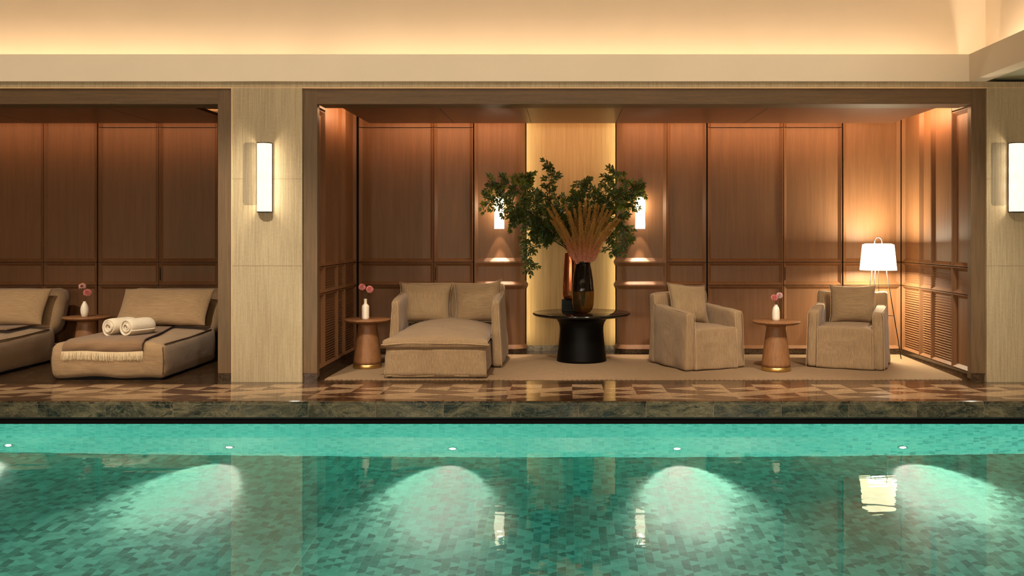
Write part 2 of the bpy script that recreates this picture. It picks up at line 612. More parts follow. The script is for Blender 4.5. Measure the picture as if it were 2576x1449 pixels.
# ---- pool
struct('wall_pool_far', boxbm(-11, 7, DW, DW + .011, POOLZ - .1, WATER - .002), 'mosaic_wall', label='turquoise mosaic pool wall')
struct('floor_pool', boxbm(-11, 7, .9, DW + .02, POOLZ - .1, POOLZ), 'mosaic_floor', label='green mosaic pool floor')
struct('wall_pool_near', boxbm(-11, 7, .9, 1.0, POOLZ, .0), 'mosaic_wall')
struct('wall_pool_left', boxbm(-11.1, -11, .9, DW + .3, POOLZ, .03), 'mosaic_wall')
struct('wall_pool_right', boxbm(7, 7.1, .9, DW + .3, POOLZ, .03), 'mosaic_wall')
bm = bmesh.new()
vs = [bm.verts.new(p) for p in ((-11, 1, WATER), (7, 1, WATER), (7, DW + .012, WATER), (-11, DW + .012, WATER))]
bm.faces.new(vs)
w = struct('pool_water', bm, 'water')
tag(w, 'still turquoise pool water in front of the deck')

px_lamps = [-7.06, -5.036, -3.042, -1.024, 1.002, 3.039, 5.06]
ZL = POOLZ + .265
M['lens'] = emit('pool_lamp_lens', (1, .97, .92, 1), 14)
M['steel'] = plain('brushed_steel', lin(170, 180, 176), .3, .9, var=.02)
names = {-5.036: 'at the left edge of the picture', -3.042: 'under the pale column', -1.024: 'below the double chaise',
         1.002: 'below the left armchair', 3.039: 'below the floor lamp side of the alcove'}
first = None
for X in px_lamps[1:6]:
    e = empty('pool_lamp', (X, DW, ZL), label='round underwater lamp in the turquoise pool wall, ' + names[X], cat='pool light', group='underwater lamps in the far pool wall')
    b1 = bmesh.new()
    lathe(b1, [(.030, 0), (.047, 0), (.047, .008), (.030, .008), (.030, 0)], 28, cap=False)
    b1.transform(Matrix.Rotation(PI / 2, 4, 'X'))
    obj('rim', b1, 'steel', e, smooth=False)
    b2 = bmesh.new()
    lathe(b2, [(.0295, .001), (.026, .007), (.012, .012), (0.0001, .0135)], 24)
    b2.transform(Matrix.Rotation(PI / 2, 4, 'X'))
    obj('lens', b2, 'lens', e, smooth=True, label='glowing white lens')
PL = []
for X in px_lamps:
    spot('pool_beam', (X, DW - .03, ZL), (0, -1, -.40), 4200, (1, .78, .66), 31, 1.0, .02)
    spot('pool_beam', (X, DW - .03, ZL), (0, -1, -.36), 1000, (1, .80, .68), 56, 1.0, .02)
    spot('pool_spill', (X, DW - .03, ZL), (0, -1, -.12), 50, (1, .88, .76), 84, 1.0, .02)
for X in (-9, -7, -5, -3, -1, 1, 3, 5):
    spot('pool_flood', (X + .1, 1.05, POOLZ + .62), (0, 1, .0), 1180, (.36, 1, .93), 120, 1.0, .05)

# near deck and shell of the hall
struct('floor_near_deck', boxbm(-11, 7, -2, 1.0, -.1, .0), 'tile_light')
struct('wall_behind_camera', boxbm(-11, 7, -2.1, -2, -.1, 4.6), 'plaster')
struct('wall_left', boxbm(-11.1, -11, -2, 12.3, -.1, 4.6), 'plaster')
struct('wall_right', boxbm(7, 7.1, -2, 12.3, -.1, 4.6), 'plaster')
struct('ceiling', boxbm(-11, 7, -2, 9.8, 4.45, 4.55), 'plaster', label='warm lit coffered ceiling')
struct('wall_cove_back', boxbm(-11, 4.46, 9.72, 9.8, 3.10, 4.45), 'plaster', label='glowing upstand behind the ceiling cove')
struct('wall_cove_right', boxbm(4.46, 4.54, .6, 9.72, 3.14, 4.45), 'plaster', label='glowing upstand of the right hand cove')
struct('ceiling_right', boxbm(4.316, 7, -2, D0 + .1, 3.12, 3.14), 'plaster_pool_tint', label='low ceiling at the right, pool light in its colour')
struct('ceiling_near', boxbm(-11, 7, -2, .6, 3.09, 3.12), 'plaster')
bm = bmesh.new()                                           # lips of the coves
box(bm, -11, 4.14, 9.39, 9.44, 3.09, 3.368)
box(bm, -11, 4.14, 9.44, 9.72, 3.09, 3.11)
box(bm, 4.14, 4.19, .6, 9.44, 3.09, 3.368)
box(bm, 4.19, 4.316, .6, 9.44, 3.09, 3.11)
box(bm, 4.14, 4.316, 9.43, 9.72, 3.09, 3.11)
bmesh.ops.recalc_face_normals(bm, faces=bm.faces)
struct('ceiling_cove_lip', bm, 'plaster', label='pale fascia of the lit ceiling cove')
COVE = (1, .73, .52)
area('cove_strip', (-3.4, 9.47, 3.12), (PI, 0, 0), 15.0, .05, 54, (1, .70, .46))
area('cove_strip', (4.22, 5.0, 3.13), (PI, 0, 0), .04, 8.6, 66, COVE)
area('cove_strip', (-3.4, .45, 3.2), (PI, 0, 0), 14.0, .04, 640, COVE)
struct('wall_above_near', boxbm(-11, 4.4, .55, .6, 3.12, 4.45), 'plaster')

# ---- alcove frames, stone columns
struct('wall_column_left', boxbm(-3.439, -2.713, 9.40, DB + .3, 0, 3.024), 'stone', label='pale fluted stone column between the alcoves')
struct('wall_column_right', boxbm(4.324, 7.0, 9.40, DB + .3, 0, 3.024), 'stone', label='pale fluted stone wall at the right')
bm = bmesh.new()
for x0, x1 in ((-3.4385, -2.7135), (4.3245, 6.9)):
    for z in (2.088, 1.194):
        box(bm, x0, x1, 9.3992, 9.402, z - .0012, z + .0012)
struct('trim_6', bm, 'seam')
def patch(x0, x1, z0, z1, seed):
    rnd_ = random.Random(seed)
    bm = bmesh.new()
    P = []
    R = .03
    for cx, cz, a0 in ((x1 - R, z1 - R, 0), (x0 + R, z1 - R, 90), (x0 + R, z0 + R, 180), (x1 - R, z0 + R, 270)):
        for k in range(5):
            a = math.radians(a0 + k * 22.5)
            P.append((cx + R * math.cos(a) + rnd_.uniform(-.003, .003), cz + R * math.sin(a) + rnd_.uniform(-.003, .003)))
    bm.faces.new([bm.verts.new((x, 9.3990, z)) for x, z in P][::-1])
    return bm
M['stone_patch'] = fluted_stone('darker_stone', .72)  # darker copy of the fluted stone for the patches
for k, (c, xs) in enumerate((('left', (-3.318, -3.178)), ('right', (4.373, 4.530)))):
    struct('trim_%d' % (20 + k), patch(xs[0], xs[1], 1.815, 2.462, k), 'stone_patch', label='darker patch on the stone beside the lamp')
bm = bmesh.new()
box(bm, -11, 7, 9.415, DB + .3, 3.028, 3.09)
box(bm, -11, 7, 9.408, 9.43, 3.020, 3.030, 1)  # pale strip drawn for the lit lower edge of the band
box(bm, -3.4405, -3.4325, 9.395, 9.42, 0, 3.02, 1)  # pale strip drawn for the column's lit left edge
struct('trim_7', bm, ['stone', 'lit_edge'], label='thin stone band above the frames, lit edges drawn as pale strips')


def frame(x_out0, x_in0, x_in1, x_out1, n):
    bm = bmesh.new()
    if x_in0 is not None:
        box(bm, x_out0, x_in0, D0, D0 + .085, .085, 3.02)
    if x_in1 is not None:
        box(bm, x_in1, x_out1, D0, D0 + .085, .085, 3.02)
    a = x_in0 if x_in0 is not None else x_out0
    b = x_in1 if x_in1 is not None else x_out1
    vs = box(bm, a, b, D0, 9.73, 2.861, 3.02, 1)
    # mitred corners
    bmesh.ops.recalc_face_normals(bm, faces=bm.faces)
    f = struct('trim_%d' % n, bm, ['wood_frame', 'wood_head'], bevel=.0015, label='walnut frame around the alcove opening')
    bm = bmesh.new()
    if x_in0 is not None: box(bm, x_out0 + .01, x_in0 + .0, D0 + .006, D0 + .09, 0, .0848)
    if x_in1 is not None: box(bm, x_in1 - .0, x_out1 - .01, D0 + .006, D0 + .09, 0, .0848)
    struct('trim_%d' % (n + 1), bm, 'dark_marble', label='dark marble plinth blocks of the frame')


frame(-2.713, -2.565, 4.176, 4.324, 8)
frame(-10.9, None, -3.590, -3.439, 10)


def mitre(xa, xb, n):
    pass


# soffit boards with a lit slot all round
bm = bmesh.new()
SOF = [(-2.377, 3.937), (-10.9, -3.95)]
for i, (a, b) in enumerate(SOF):
    box(bm, a, b, 9.728, 11.05, 2.8615, 2.895)
bmesh.ops.recalc_face_normals(bm, faces=bm.faces)
struct('ceiling_soffit', bm, 'wood_soffit', label='walnut soffit board hovering under the lounge ceiling')
bm = bmesh.new()                                          # hairline joints in the soffit
for xa in (-.42, .60, 2.15, -1.35, -6.4, -8.3, -4.9):
    box(bm, xa - .0025, xa + .0025, 9.75, 11.04, 2.8605, 2.8614)
struct('trim_12', bm, 'void')
struct('ceiling_lounge', boxbm(-11, 7, 9.7, 12.3, 3.26, 3.3), 'wood_soffit')
bm = bmesh.new()                                          # returns above the nearest side panels
for xa, xb in ((XL - .05, XL + .035), (XR - .035, XR + .05)):
    box(bm, xa, xb, 9.50, 9.95, 2.861, 3.26)
bmesh.ops.recalc_face_normals(bm, faces=bm.faces)
struct('trim_13', bm, 'wood_frame')

# ---- panelling
BW, BD, GP = .044, .035, .0035        # bevel width, recess depth, half gap
R1, R2, ZB, ZT = .875, 1.167, .066, 3.26


def height(u, z, u0, u1, rows, left=True, right=True):
    """How far the surface lies behind the rim plane at (u, z)."""
    d = 1e9
    for r in rows:
        d = min(d, abs(z - r) - GP)
    if left: d = min(d, u - u0 - GP)
    if right: d = min(d, u1 - u - GP)
    if d < -1e-6: return .022
    if d < .006: return 0.0
    return BD * min(1.0, (d - .006) / BW)


def cell(bm, u0, u1, z0, z1, place, top=True):
    """One raised-frame panel; place(u, n, z) puts local coordinates into the room (n = out of the wall)."""
    a, b, lo = u0 + GP, u1 - GP, z0 + GP
    hi = z1 - GP if top else z1
    rings = [(0, -.045), (0, -.003), (.003, 0), (.008, 0), (.010, -.003), (BW - .004, -BD + .003), (BW, -BD)]
    R = []
    for w, n in rings:
        zt = hi - w if top else hi
        R.append([bm.verts.new(place(u, n, z)) for u, z in ((a + w, lo + w), (b - w, lo + w), (b - w, zt), (a + w, zt))])
    for p, q in zip(R, R[1:]):
        for i in range(4):
            bm.faces.new((p[i], p[(i + 1) % 4], q[(i + 1) % 4], q[i]))
    bm.faces.new(R[-1])
    return a + BW, b - BW, lo + BW, (hi - BW if top else hi)


def louvres(bm, u0, u1, z0, z1, place):
    n = max(3, round((z1 - z0) / .0285))
    st = (z1 - z0) / n
    for i in range(n):
        za = z0 + st * i
        pts = [(-BD + .001, za + st * .12), (-BD + .013, za + st * .30), (-BD + .013, za + st * .52), (-BD + .001, za + st * .70)]
        A = [bm.verts.new(place(u0 + .002, p, z)) for p, z in pts]
        B = [bm.verts.new(place(u1 - .002, p, z)) for p, z in pts]
        for k in range(3):
            bm.faces.new((A[k], B[k], B[k + 1], A[k + 1]))
        bm.faces.new(A); bm.faces.new(B[::-1])


def fix(bm, towards):
    bmesh.ops.recalc_face_normals(bm, faces=bm.faces)
    return bm


back = lambda u, n, z: (u, DB - n, z)
wb = struct('wall_back', boxbm(-11, XR + .05, DB + .046, DB + .06, 0, 3.26), 'void', label='dark backing of the back panelling')
# cut of the niche in the middle: three backing pieces
bpy.data.objects.remove(wb)
bm = bmesh.new()
box(bm, -11, -.74, DB + .046, DB + .06, 0, 3.26)
box(bm, .87, XR + .05, DB + .046, DB + .06, 0, 3.26)
wb = struct('wall_back', bm, 'void', label='dark backing of the back panelling')


def column(parent, u0, u1, place, louv=False, ztop=ZT, door=False):
    for r, (z0, z1, top) in enumerate(((ZB, R1, True), (R1, R2, True), (R2, ztop, ztop < 3))):
        bm = bmesh.new()
        if r == 2 and door:
            c1 = cell(bm, u0, u1, z0, 2.868, place, False)
            cell_top = bmesh.new()
            cell(cell_top, u0, u1, 2.873 - GP, z1, lambda u, n, z: place(u, n, z), False)
            # above the door the frame runs on without a lower bevel
            me = bpy.data.meshes.new('t'); cell_top.free(); bpy.data.meshes.remove(me)
            bm2 = bmesh.new()
            prof = [(GP, -.045), (GP, -.003), (GP + .003, 0), (GP + .008, 0), (GP + .01, -.003), (GP + BW - .004, -BD + .003), (GP + BW, -BD)]
            P = [(u0 + w, n) for w, n in prof] + [(u1 - w, n) for w, n in prof[::-1]]
            lo = [bm.verts.new(place(u, n, 2.8745)) for u, n in P]
            hi = [bm.verts.new(place(u, n, z1)) for u, n in P]
            for i in range(len(P) - 1):
                bm.faces.new((lo[i], lo[i + 1], hi[i + 1], hi[i]))
            bm.faces.new(lo[::-1])
            bm2.free()
        else:
            c1 = cell(bm, u0, u1, z0, z1, place, top)
        fix(bm, None)
        o = obj('panel', bm, 'wood', parent)
        if louv and r < 2:
            bm = bmesh.new()
            louvres(bm, *c1, place)
            fix(bm, None)
            obj('louvre', bm, 'wood', o, label='horizontal louvre slats set in the panel')


def door_pull(parent, u, place):
    bm = bmesh.new()
    pts = [(u - .004, -.001, .94), (u + .004, -.001, .94), (u + .004, -.001, 1.10), (u - .004, -.001, 1.10)]
    P = [place(a, n, z) for a, n, z in pts]
    Q = [place(a, n - .02, z) for a, n, z in pts]
    p = [bm.verts.new(x) for x in P]; q = [bm.verts.new(x) for x in Q]
    bm.faces.new(p)
    for i in range(4): bm.faces.new((p[i], p[(i + 1) % 4], q[(i + 1) % 4], q[i]))
    fix(bm, None)
    obj('door_pull', bm, 'black_satin', parent, label='dark recessed finger pull')


G = .006
column(wb, XL + .02 + G, -2.640 + G, back) if False else None
# left hidden doors of the main alcove
nd = 1
for (u0, u1, pull) in ((XL + .022, -1.672, None), (-1.672, -1.172, -1.652), (1.788, 2.746, None), (2.746, 3.487, 2.766),
                       (-5.912, -5.148, None), (-5.148, -4.40, -5.128)):
    e = empty('door_%d' % nd, (0, 0, 0), kind='structure')
    e['label'] = 'flush walnut panelled door in the back wall'
    column(e, u0, u1, back, door=True)
    if pull: door_pull(e, pull, back)
    nd += 1
for u0, u1 in ((1.275, 1.774), (3.499, XR - .004), (-6.603, -5.926), (-7.38, -6.603), (-8.1, -7.38), (-8.9, -8.1), (-4.386, -3.44)):
    column(wb, u0, u1, back)


# rounded cabinet ends either side of the glowing niche
def rounded_end(sign, u_flat, u_tip, name):
    R = .19
    path = []                                    # (x, y, nx, ny)
    L = abs(u_tip - u_flat) - R
    us = [0, GP, .006 + GP, .010 + GP, BW + GP, L * .5, L]
    cum = []
    for d in us:
        path.append((u_flat + sign * d, DB, 0, -1)); cum.append(d)
    for i in range(1, 13):
        a = i / 12 * PI / 2
        path.append((u_flat + sign * (L + R * math.sin(a)), DB + R * (1 - math.cos(a)), sign * math.sin(a), -math.cos(a)))
        cum.append(L + R * a)
    path.append((u_tip, DB + R + .04, sign, 0)); cum.append(L + R * PI / 2 + .04)
    path.append((u_tip - sign * .02, DB + R + .045, 0, 1)); cum.append(L + R * PI / 2 + .05)
    zs = [ZB]
    for r in (ZB, R1, R2):
        for o in (-BW - .006 - GP, -.006 - GP, -GP - .0008, -GP, GP, GP + .0008, .006 + GP, BW + .006 + GP):
            if r + o >= ZB: zs.append(r + o)
    zs += [1.8, 2.5, 3.26]
    zs = sorted(set(round(z, 5) for z in zs))
    bm = bmesh.new()
    G_ = []
    for (x, y, nx, ny), d in zip(path, cum):
        row = []
        for z in zs:
            h = 1e9
            for r in (ZB - .0042, R1, R2):
                h = min(h, abs(z - r) - GP)
            h = min(h, d - GP)
            if h < -1e-4: n = -.022
            elif h <= .0062: n = 0
            else: n = -BD * min(1, (h - .006) / BW)
            row.append(bm.verts.new((x + nx * n, y + ny * n, z)))
        G_.append(row)
    for i in range(len(G_) - 1):
        for j in range(len(zs) - 1):
            bm.faces.new((G_[i][j], G_[i + 1][j], G_[i + 1][j + 1], G_[i][j + 1]))
    bmesh.ops.recalc_face_normals(bm, faces=bm.faces)
    o = struct(name, bm, 'wood', label='rounded walnut panelled end beside the glowing niche')
    for f in o.data.polygons: f.use_smooth = True
    o.data.set_sharp_from_angle(angle=math.radians(28))
    bm = bmesh.new()                              # marble skirting round the curve
    q = [p for p in path]
    A = [bm.verts.new((x - nx * .012, y - ny * .012, 0)) for x, y, nx, ny in q]
    B = [bm.verts.new((x - nx * .012, y - ny * .012, .0655)) for x, y, nx, ny in q]
    for i in range(len(q) - 1):
        bm.faces.new((A[i], A[i + 1], B[i + 1], B[i]))
    bmesh.ops.recalc_face_normals(bm, faces=bm.faces)
    obj('skirting', bm, 'dark_marble', o, label='dark marble skirting')


rounded_end(1, -1.162, -.487, 'wall_niche_left')
rounded_end(-1, 1.275, .612, 'wall_niche_right')
# slim bright metal edge either side of the niche veneer
DN = DB + .38
struct('wall_niche_back', boxbm(-.75, .875, DN, DN + .03, 0.0, 3.26), 'pale_wood', label='pale backlit veneer panel of the niche')
struct('baseboard_niche', boxbm(-.75, .875, DN - .015, DN, 0, .072), 'skirt_grey')
area('niche_strip', (-.525, DN - .10, 1.62), (0, -PI / 2, 0), 3.0, .03, 16, (1, .74, .38)).rotation_euler = (PI / 2, 0, 0)
for o in [o for o in bpy.data.objects if o.name.startswith('niche_strip')]:
    bpy.data.objects.remove(o)
# LED strips hidden behind the rounded ends, shining across the veneer
for sx, x in ((1, -.565), (-1, .690)):
    o = area('niche_strip', (x, DB + .20, 1.62), (0, 0, 0), .03, 3.0, 7.2, (1, .91, .64))
    d = Vector((sx * 2.4, 1, 0)).normalized()
    xa = Vector((0, 0, 1)).cross(-d).normalized()
    o.rotation_euler = Matrix(((xa.x, 0, -d.x), (xa.y, 0, -d.y), (xa.z, 1, -d.z))).to_euler()
    o.location = (x, DB + .29, 1.62)

# side walls
lw = lambda u, n, z: (XL + n, u, z)
rw = lambda u, n, z: (XR - n, u, z)
for name, pl, xa, xb in (('wall_alcove_left', lw, XL - .07, XL - .0455), ('wall_alcove_right', rw, XR + .0455, XR + .07)):
    ws = struct(name, boxbm(xa, xb, 9.5, DB + .3, 0, 3.26), 'void', label='louvred walnut side wall of the alcove')
    edges = [DB - .001, 10.96, 10.61, 10.04, 9.52]
    for i in range(4):
        u1, u0 = edges[i], edges[i + 1]
        column(ws, u0, u1, pl, louv=(i < 3), ztop=(2.86 if i == 3 else ZT))
# skirtings
bm = bmesh.new()
box(bm, XL - .03, XL + .0, 9.5, DB, 0, .066)
box(bm, XR - .0, XR + .03, 9.5, DB, 0, .066)
box(bm, XL, -1.162, DB, DB + .03, 0, .066)
box(bm, 1.275, XR, DB, DB + .03, 0, .066)
box(bm, -11, -3.44, DB, DB + .03, 0, .066)
bmesh.ops.recalc_face_normals(bm, faces=bm.faces)
struct('baseboard_lounge', bm, 'dark_marble', label='dark veined marble skirting of the lounge')
# left alcove right hand wall (seen in reflections only)
struct('wall_left_alcove_end', boxbm(-3.50, -3.44, 9.52, DB, 0, 3.26), 'wood')

# light slots above the soffit boards
def slot(x, y, sx, sy, p, col, z=2.93, rot=(0, 0, 0)):
    o = area('soffit_strip', (x, y, z), rot, sx, sy, p, col)
    return o
SL = (1, .53, .27)
o = slot((-2.377 + 3.937) / 2, 11.02, 6.2, .04, 38, SL); o.rotation_euler = Vector((0, 1, .12)).to_track_quat('-Z', 'Y').to_euler()
o = slot(-2.35, 10.52, .04, 1.0, 8.5, SL); o.rotation_euler = Vector((-1, 0, .12)).to_track_quat('-Z', 'Y').to_euler(); o.data.size, o.data.size_y = 1.0, .04
o.rotation_euler = Matrix(((0, 0, 1), (1, 0, 0), (0, 1, 0))).to_euler()
o2 = slot(3.91, 10.52, 1.0, .04, 17.0, SL)
o2.rotation_euler = Matrix(((0, 0, -1), (-1, 0, 0), (0, 1, 0))).to_euler()
o = slot(-7.3, 11.02, 6.8, .04, 20, (1, .50, .25)); o.rotation_euler = Vector((0, 1, .12)).to_track_quat('-Z', 'Y').to_euler()

# ================================================================== LAMPS
M['alabaster'] = emit('alabaster_glow', (1, .70, .42, 1), 2.4, .10)
t_ = M['alabaster'].node_tree                      # lets part of the inner lamps' light through
e_ = [n for n in t_.nodes if n.type == 'EMISSION'][0]
o_ = [n for n in t_.nodes if n.type == 'OUTPUT_MATERIAL'][0]
tr_ = t_.nodes.new('ShaderNodeBsdfTransparent'); mx_ = t_.nodes.new('ShaderNodeMixShader')
mx_.inputs[0].default_value = .75
t_.links.new(tr_.outputs[0], mx_.inputs[1]); t_.links.new(e_.outputs[0], mx_.inputs[2]); t_.links.new(mx_.outputs[0], o_.inputs[0])
M['shade_glow'] = emit('shade_glow', (1, .80, .48, 1), 5.0)
M['sconce_glow'] = emit('sconce_glow', (1, .80, .55, 1), 1.0)
M['bulb_glow'] = emit('bulb_glow', (1, .86, .62, 1), 22)


def column_sconce(X, label):
    e = empty('wall_sconce', (X, 9.40, 0), label=label, cat='wall lamp', group='alabaster lamps on the stone columns')
    z0, z1, r, dp = 1.752, 2.447, .0725, .085
    bm = bmesh.new()
    n = 20
    A, B = [], []
    for i in range(n + 1):
        a = PI * i / n
        # flattened half round
        x, y = -r * math.copysign(abs(math.cos(a)) ** .8, math.cos(a)), -.014 - dp * math.sin(a) ** .8
        A.append(bm.verts.new((x, y, z0))); B.append(bm.verts.new((x, y, z1)))
    for i in range(n):
        bm.faces.new((A[i], A[i + 1], B[i + 1], B[i]))
    bm.faces.new(A[::-1]); bm.faces.new(B)
    bm.faces.new((A[0], B[0], B[n], A[n]))
    bmesh.ops.recalc_face_normals(bm, faces=bm.faces)
    sh = obj('shade', bm, 'alabaster', e, label='glowing mottled alabaster shade')
    for f in sh.data.polygons:
        f.use_smooth = abs(f.normal.z) < .1
    for nm, za, zb in (('cap', z1 + .0005, z1 + .009), ('base_cap', z0 - .009, z0 - .0005)):
        bm = bmesh.new()
        P = []
        for i in range(n + 1):
            a = PI * i / n
            P.append((-(r + .002) * math.copysign(abs(math.cos(a)) ** .8, math.cos(a)), -.012 - (dp + .003) * math.sin(a) ** .8))
        a_ = [bm.verts.new((x, y, za)) for x, y in P]; b_ = [bm.verts.new((x, y, zb)) for x, y in P]
        for i in range(n + 1):
            j = (i + 1) % (n + 1)
            bm.faces.new((a_[i], a_[j], b_[j], b_[i]))
        bm.faces.new(a_[::-1]); bm.faces.new(b_)
        bmesh.ops.recalc_face_normals(bm, faces=bm.faces)
        obj(nm, bm, 'black_metal', e, label='dark metal end cap')
    for q in range(4):
        point('sconce_inner', (X, 9.40 - .05, z0 + .09 + q * .172), 14, (1, .84, .62), .02)
    obj('backplate', boxbm(-r - .004, r + .004, -.012, -.0005, z0 - .006, z1 + .006), 'black_metal', e, label='dark metal backplate')


column_sconce(-3.092, 'tall alabaster wall lamp glowing on the pale column left of the alcove')
column_sconce(4.618, 'tall alabaster wall lamp glowing on the stone wall at the right edge')


def glass_sconce(X, label):
    e = empty('wall_sconce', (X, DB + .03, 0), label=label, cat='wall lamp', group='glass lamps flanking the niche')
    zt, zb, r, yo = 1.985, 1.588, .061, -.115
    bm = bmesh.new()
    lathe(bm, [(.0001, 0), (.052, 0), (.056, .004), (.056, .03), (.050, .036), (.0001, .036)], 32)
    bm.transform(Matrix.Translation((0, -.002, 2.06)) @ Matrix.Rotation(PI / 2, 4, 'X'))
    obj('wall_mount', bm, 'black_metal', e, smooth=False, bevel=.001, label='dark bronze round mount')
    bm = bmesh.new()
    lathe(bm, [(.0001, 2.10), (.030, 2.098), (.040, 2.088), (.041, 2.00), (.037, 1.985), (.0001, 1.985)], 28, (0, yo))
    tube(bm, [(0, -.03, 2.06), (0, yo, 2.06)], .016, 12)
    obj('lamp_holder', bm, 'black_metal', e, smooth=True, label='dark bronze lamp holder')
    bm = bmesh.new()
    lathe(bm, [(.018, zt), (.040, zt - .006), (.055, zt - .022), (r, zt - .05), (r, zb), (r - .004, zb), (r - .004, zt - .05), (.05, zt - .026), (.036, zt - .012)], 36, (0, yo), cap=False)
    t = NT('frosted_glass')
    em = t.n('Emission', i_Strength=2.6)
    em.inputs[0].default_value = (1, .82, .6, 1)
    tl = t.n('BsdfTranslucent'); tl.inputs[0].default_value = (.42, .38, .33, 1)
    tr = t.n('BsdfTransparent')
    a = t.n('AddShader', i_0=em.outputs[0], i_1=tl.outputs[0])
    mx = t.n('MixShader', i_Fac=.55, i_1=tr.outputs[0], i_2=a.outputs[0])
    t.t.links.new(mx.outputs[0], t.out.inputs[0])
    obj('glass_shade', bm, t.m, e, smooth=True, label='frosted glass cylinder, brightest at the top')
    bm = bmesh.new()
    bmesh.ops.create_uvsphere(bm, u_segments=16, v_segments=12, radius=.024)
    bm.transform(Matrix.Translation((0, yo, 1.935)))
    obj('bulb', bm, 'bulb_glow', e, smooth=True, label='bright bulb')
    spot('sconce_down', (X, DB + .03 + yo, 1.844), (0, 0, -1), 150, (1, .80, .60), 37.6, .08, .008)
    point('sconce_glow', (X, DB + .03 + yo - .0, 1.88), 34.0, (1, .82, .58), .03)


glass_sconce((1256 - VX) / 199.2 * (DB - .085) / DB, 'frosted glass cylinder wall lamp left of the niche, half behind leaves')
glass_sconce((1610.5 - VX) / 199.2 * (DB - .085) / DB, 'frosted glass cylinder wall lamp right of the niche')
# ================================================================== FURNITURE
# ---- rug (lies on the lounge floor)
bm = bmesh.new()
RX0, RX1, RX2, RX3, RYF, RYB = -2.515, 4.125, 4.195, -2.46, 9.52, 11.50
nx, ny = 260, 24
RT = .012
top = []
for i in range(nx + 1):
    row = []
    for j in range(ny + 1):
        v = j / ny
        xa = RX0 + (RX3 - RX0) * v
        xb = RX1 + (RX2 - RX1) * v
        x = xa + (xb - xa) * i / nx
        y = RYF + (RYB - RYF) * v
        if j == 0: y += .004 * (i % 2) + .004 * noise.noise(Vector((x * 1.5, 0, 0)))
        if j == ny: y += .02 * noise.noise(Vector((x * 1.8, 3, 0))) + .004 * (i % 2)
        z = RT - (.004 if j in (0, ny) else 0)
        row.append(bm.verts.new((x, y, z)))
    top.append(row)
for i in range(nx):
    for j in range(ny):
        bm.faces.new((top[i][j], top[i + 1][j], top[i + 1][j + 1], top[i][j + 1]))
ed = [v for v in bm.edges if v.is_boundary]
r = bmesh.ops.extrude_edge_only(bm, edges=ed)
for v in [g for g in r['geom'] if isinstance(g, bmesh.types.BMVert)]:
    v.co.z = .0005
bmesh.ops.recalc_face_normals(bm, faces=bm.faces)
rug = obj('rug', bm, 'rug')
tag(rug, 'large straw coloured woven rug covering the alcove floor', 'rug')


# ---- side tables
def table_bm():
    t = bmesh.new()
    lathe(t, [(.10, .505), (.16, .507), (.215, .512), (.248, .523), (.262, .536), (.264, .545), (.258, .550), (.0001, .551)], 64)
    c = bmesh.new()
    lathe(c, [(.1585, .046), (.156, .08), (.150, .14), (.135, .25), (.120, .36), (.110, .43), (.105, .465), (.106, .480), (.114, .494), (.135, .504), (.15, .5055)], 48)
    b = bmesh.new()
    lathe(b, [(.150, .0), (.157, .002), (.160, .006), (.160, .045), (.157, .0458)], 48)
    return t, c, b


root = None
tabs = []
for (X, Y, z, lab) in ((-2.25, 10.36, RT, 'round oak pedestal side table between the louvred wall and the double chaise'),
                       (2.326, 10.13, RT, 'round oak pedestal side table between the two armchairs'),
                       (-5.66, 10.80, 0, 'round oak pedestal side table between the two daybeds')):
    e = empty('side_table', (X, Y, z), label=lab, cat='side table', group='oak pedestal side tables')
    if root is None:
        t_, c_, b_ = table_bm()
        a1 = obj('tabletop', t_, 'wood_table', e, smooth=True)
        a2 = obj('pedestal', c_, 'wood_table', e, smooth=True)
        a3 = obj('base_ring', b_, 'brass', e, smooth=True, label='brushed brass base ring')
        root = (a1, a2, a3)
    else:
        for a in root:
            c = a.copy(); C.objects.link(c); c.parent = e
    tabs.append(e)

# ---- big black table
e = empty('pedestal_table', (.185, 10.92, RT), label='large round black lacquered pedestal table in front of the niche', cat='table')
t = bmesh.new()
lathe(t, [(.30, .526), (.50, .530), (.560, .541), (.578, .553), (.5835, .564), (.580, .572), (.572, .576), (.0001, .5765)], 96)
obj('tabletop', t, 'black_gloss', e, smooth=True, label='glossy black top')
t = bmesh.new()
lathe(t, [(.292, 0), (.297, .006), (.294, .03), (.278, .16), (.266, .28), (.260, .36), (.262, .41), (.272, .455), (.295, .49), (.33, .513), (.37, .5255), (.0001, .5258)], 72)
obj('pedestal', t, 'black_satin', e, smooth=True)


# ---- upholstery
def piping(parent, paths, r=.0026, name='piping'):
    for pts in paths:
        bm = bmesh.new()
        q = []
        for a, b in zip(pts, pts[1:]):
            a, b = Vector(a), Vector(b)
            n = max(1, int((b - a).length / .03))
            for i in range(n): q.append(a.lerp(b, i / n))
        q.append(Vector(pts[-1]))
        q = [p + wob(p, .0025, 14) for p in q]
        tube(bm, q, r, 6)
        obj(name, bm, 'piping', parent, smooth=True, label='pale frayed seam')


def flare(amount, ztop, wobble=.006, seed=0, cx=0, cy=0):
    def fn(p, u):
        k = max(0, 1 - p.z / ztop)
        q = p.copy()
        q.x += (p.x - cx) * amount * k
        q.y += (p.y - cy) * amount * k
        q += wob(p, wobble, 5, seed)
        q.z = max(.003, q.z)
        return q
    return fn


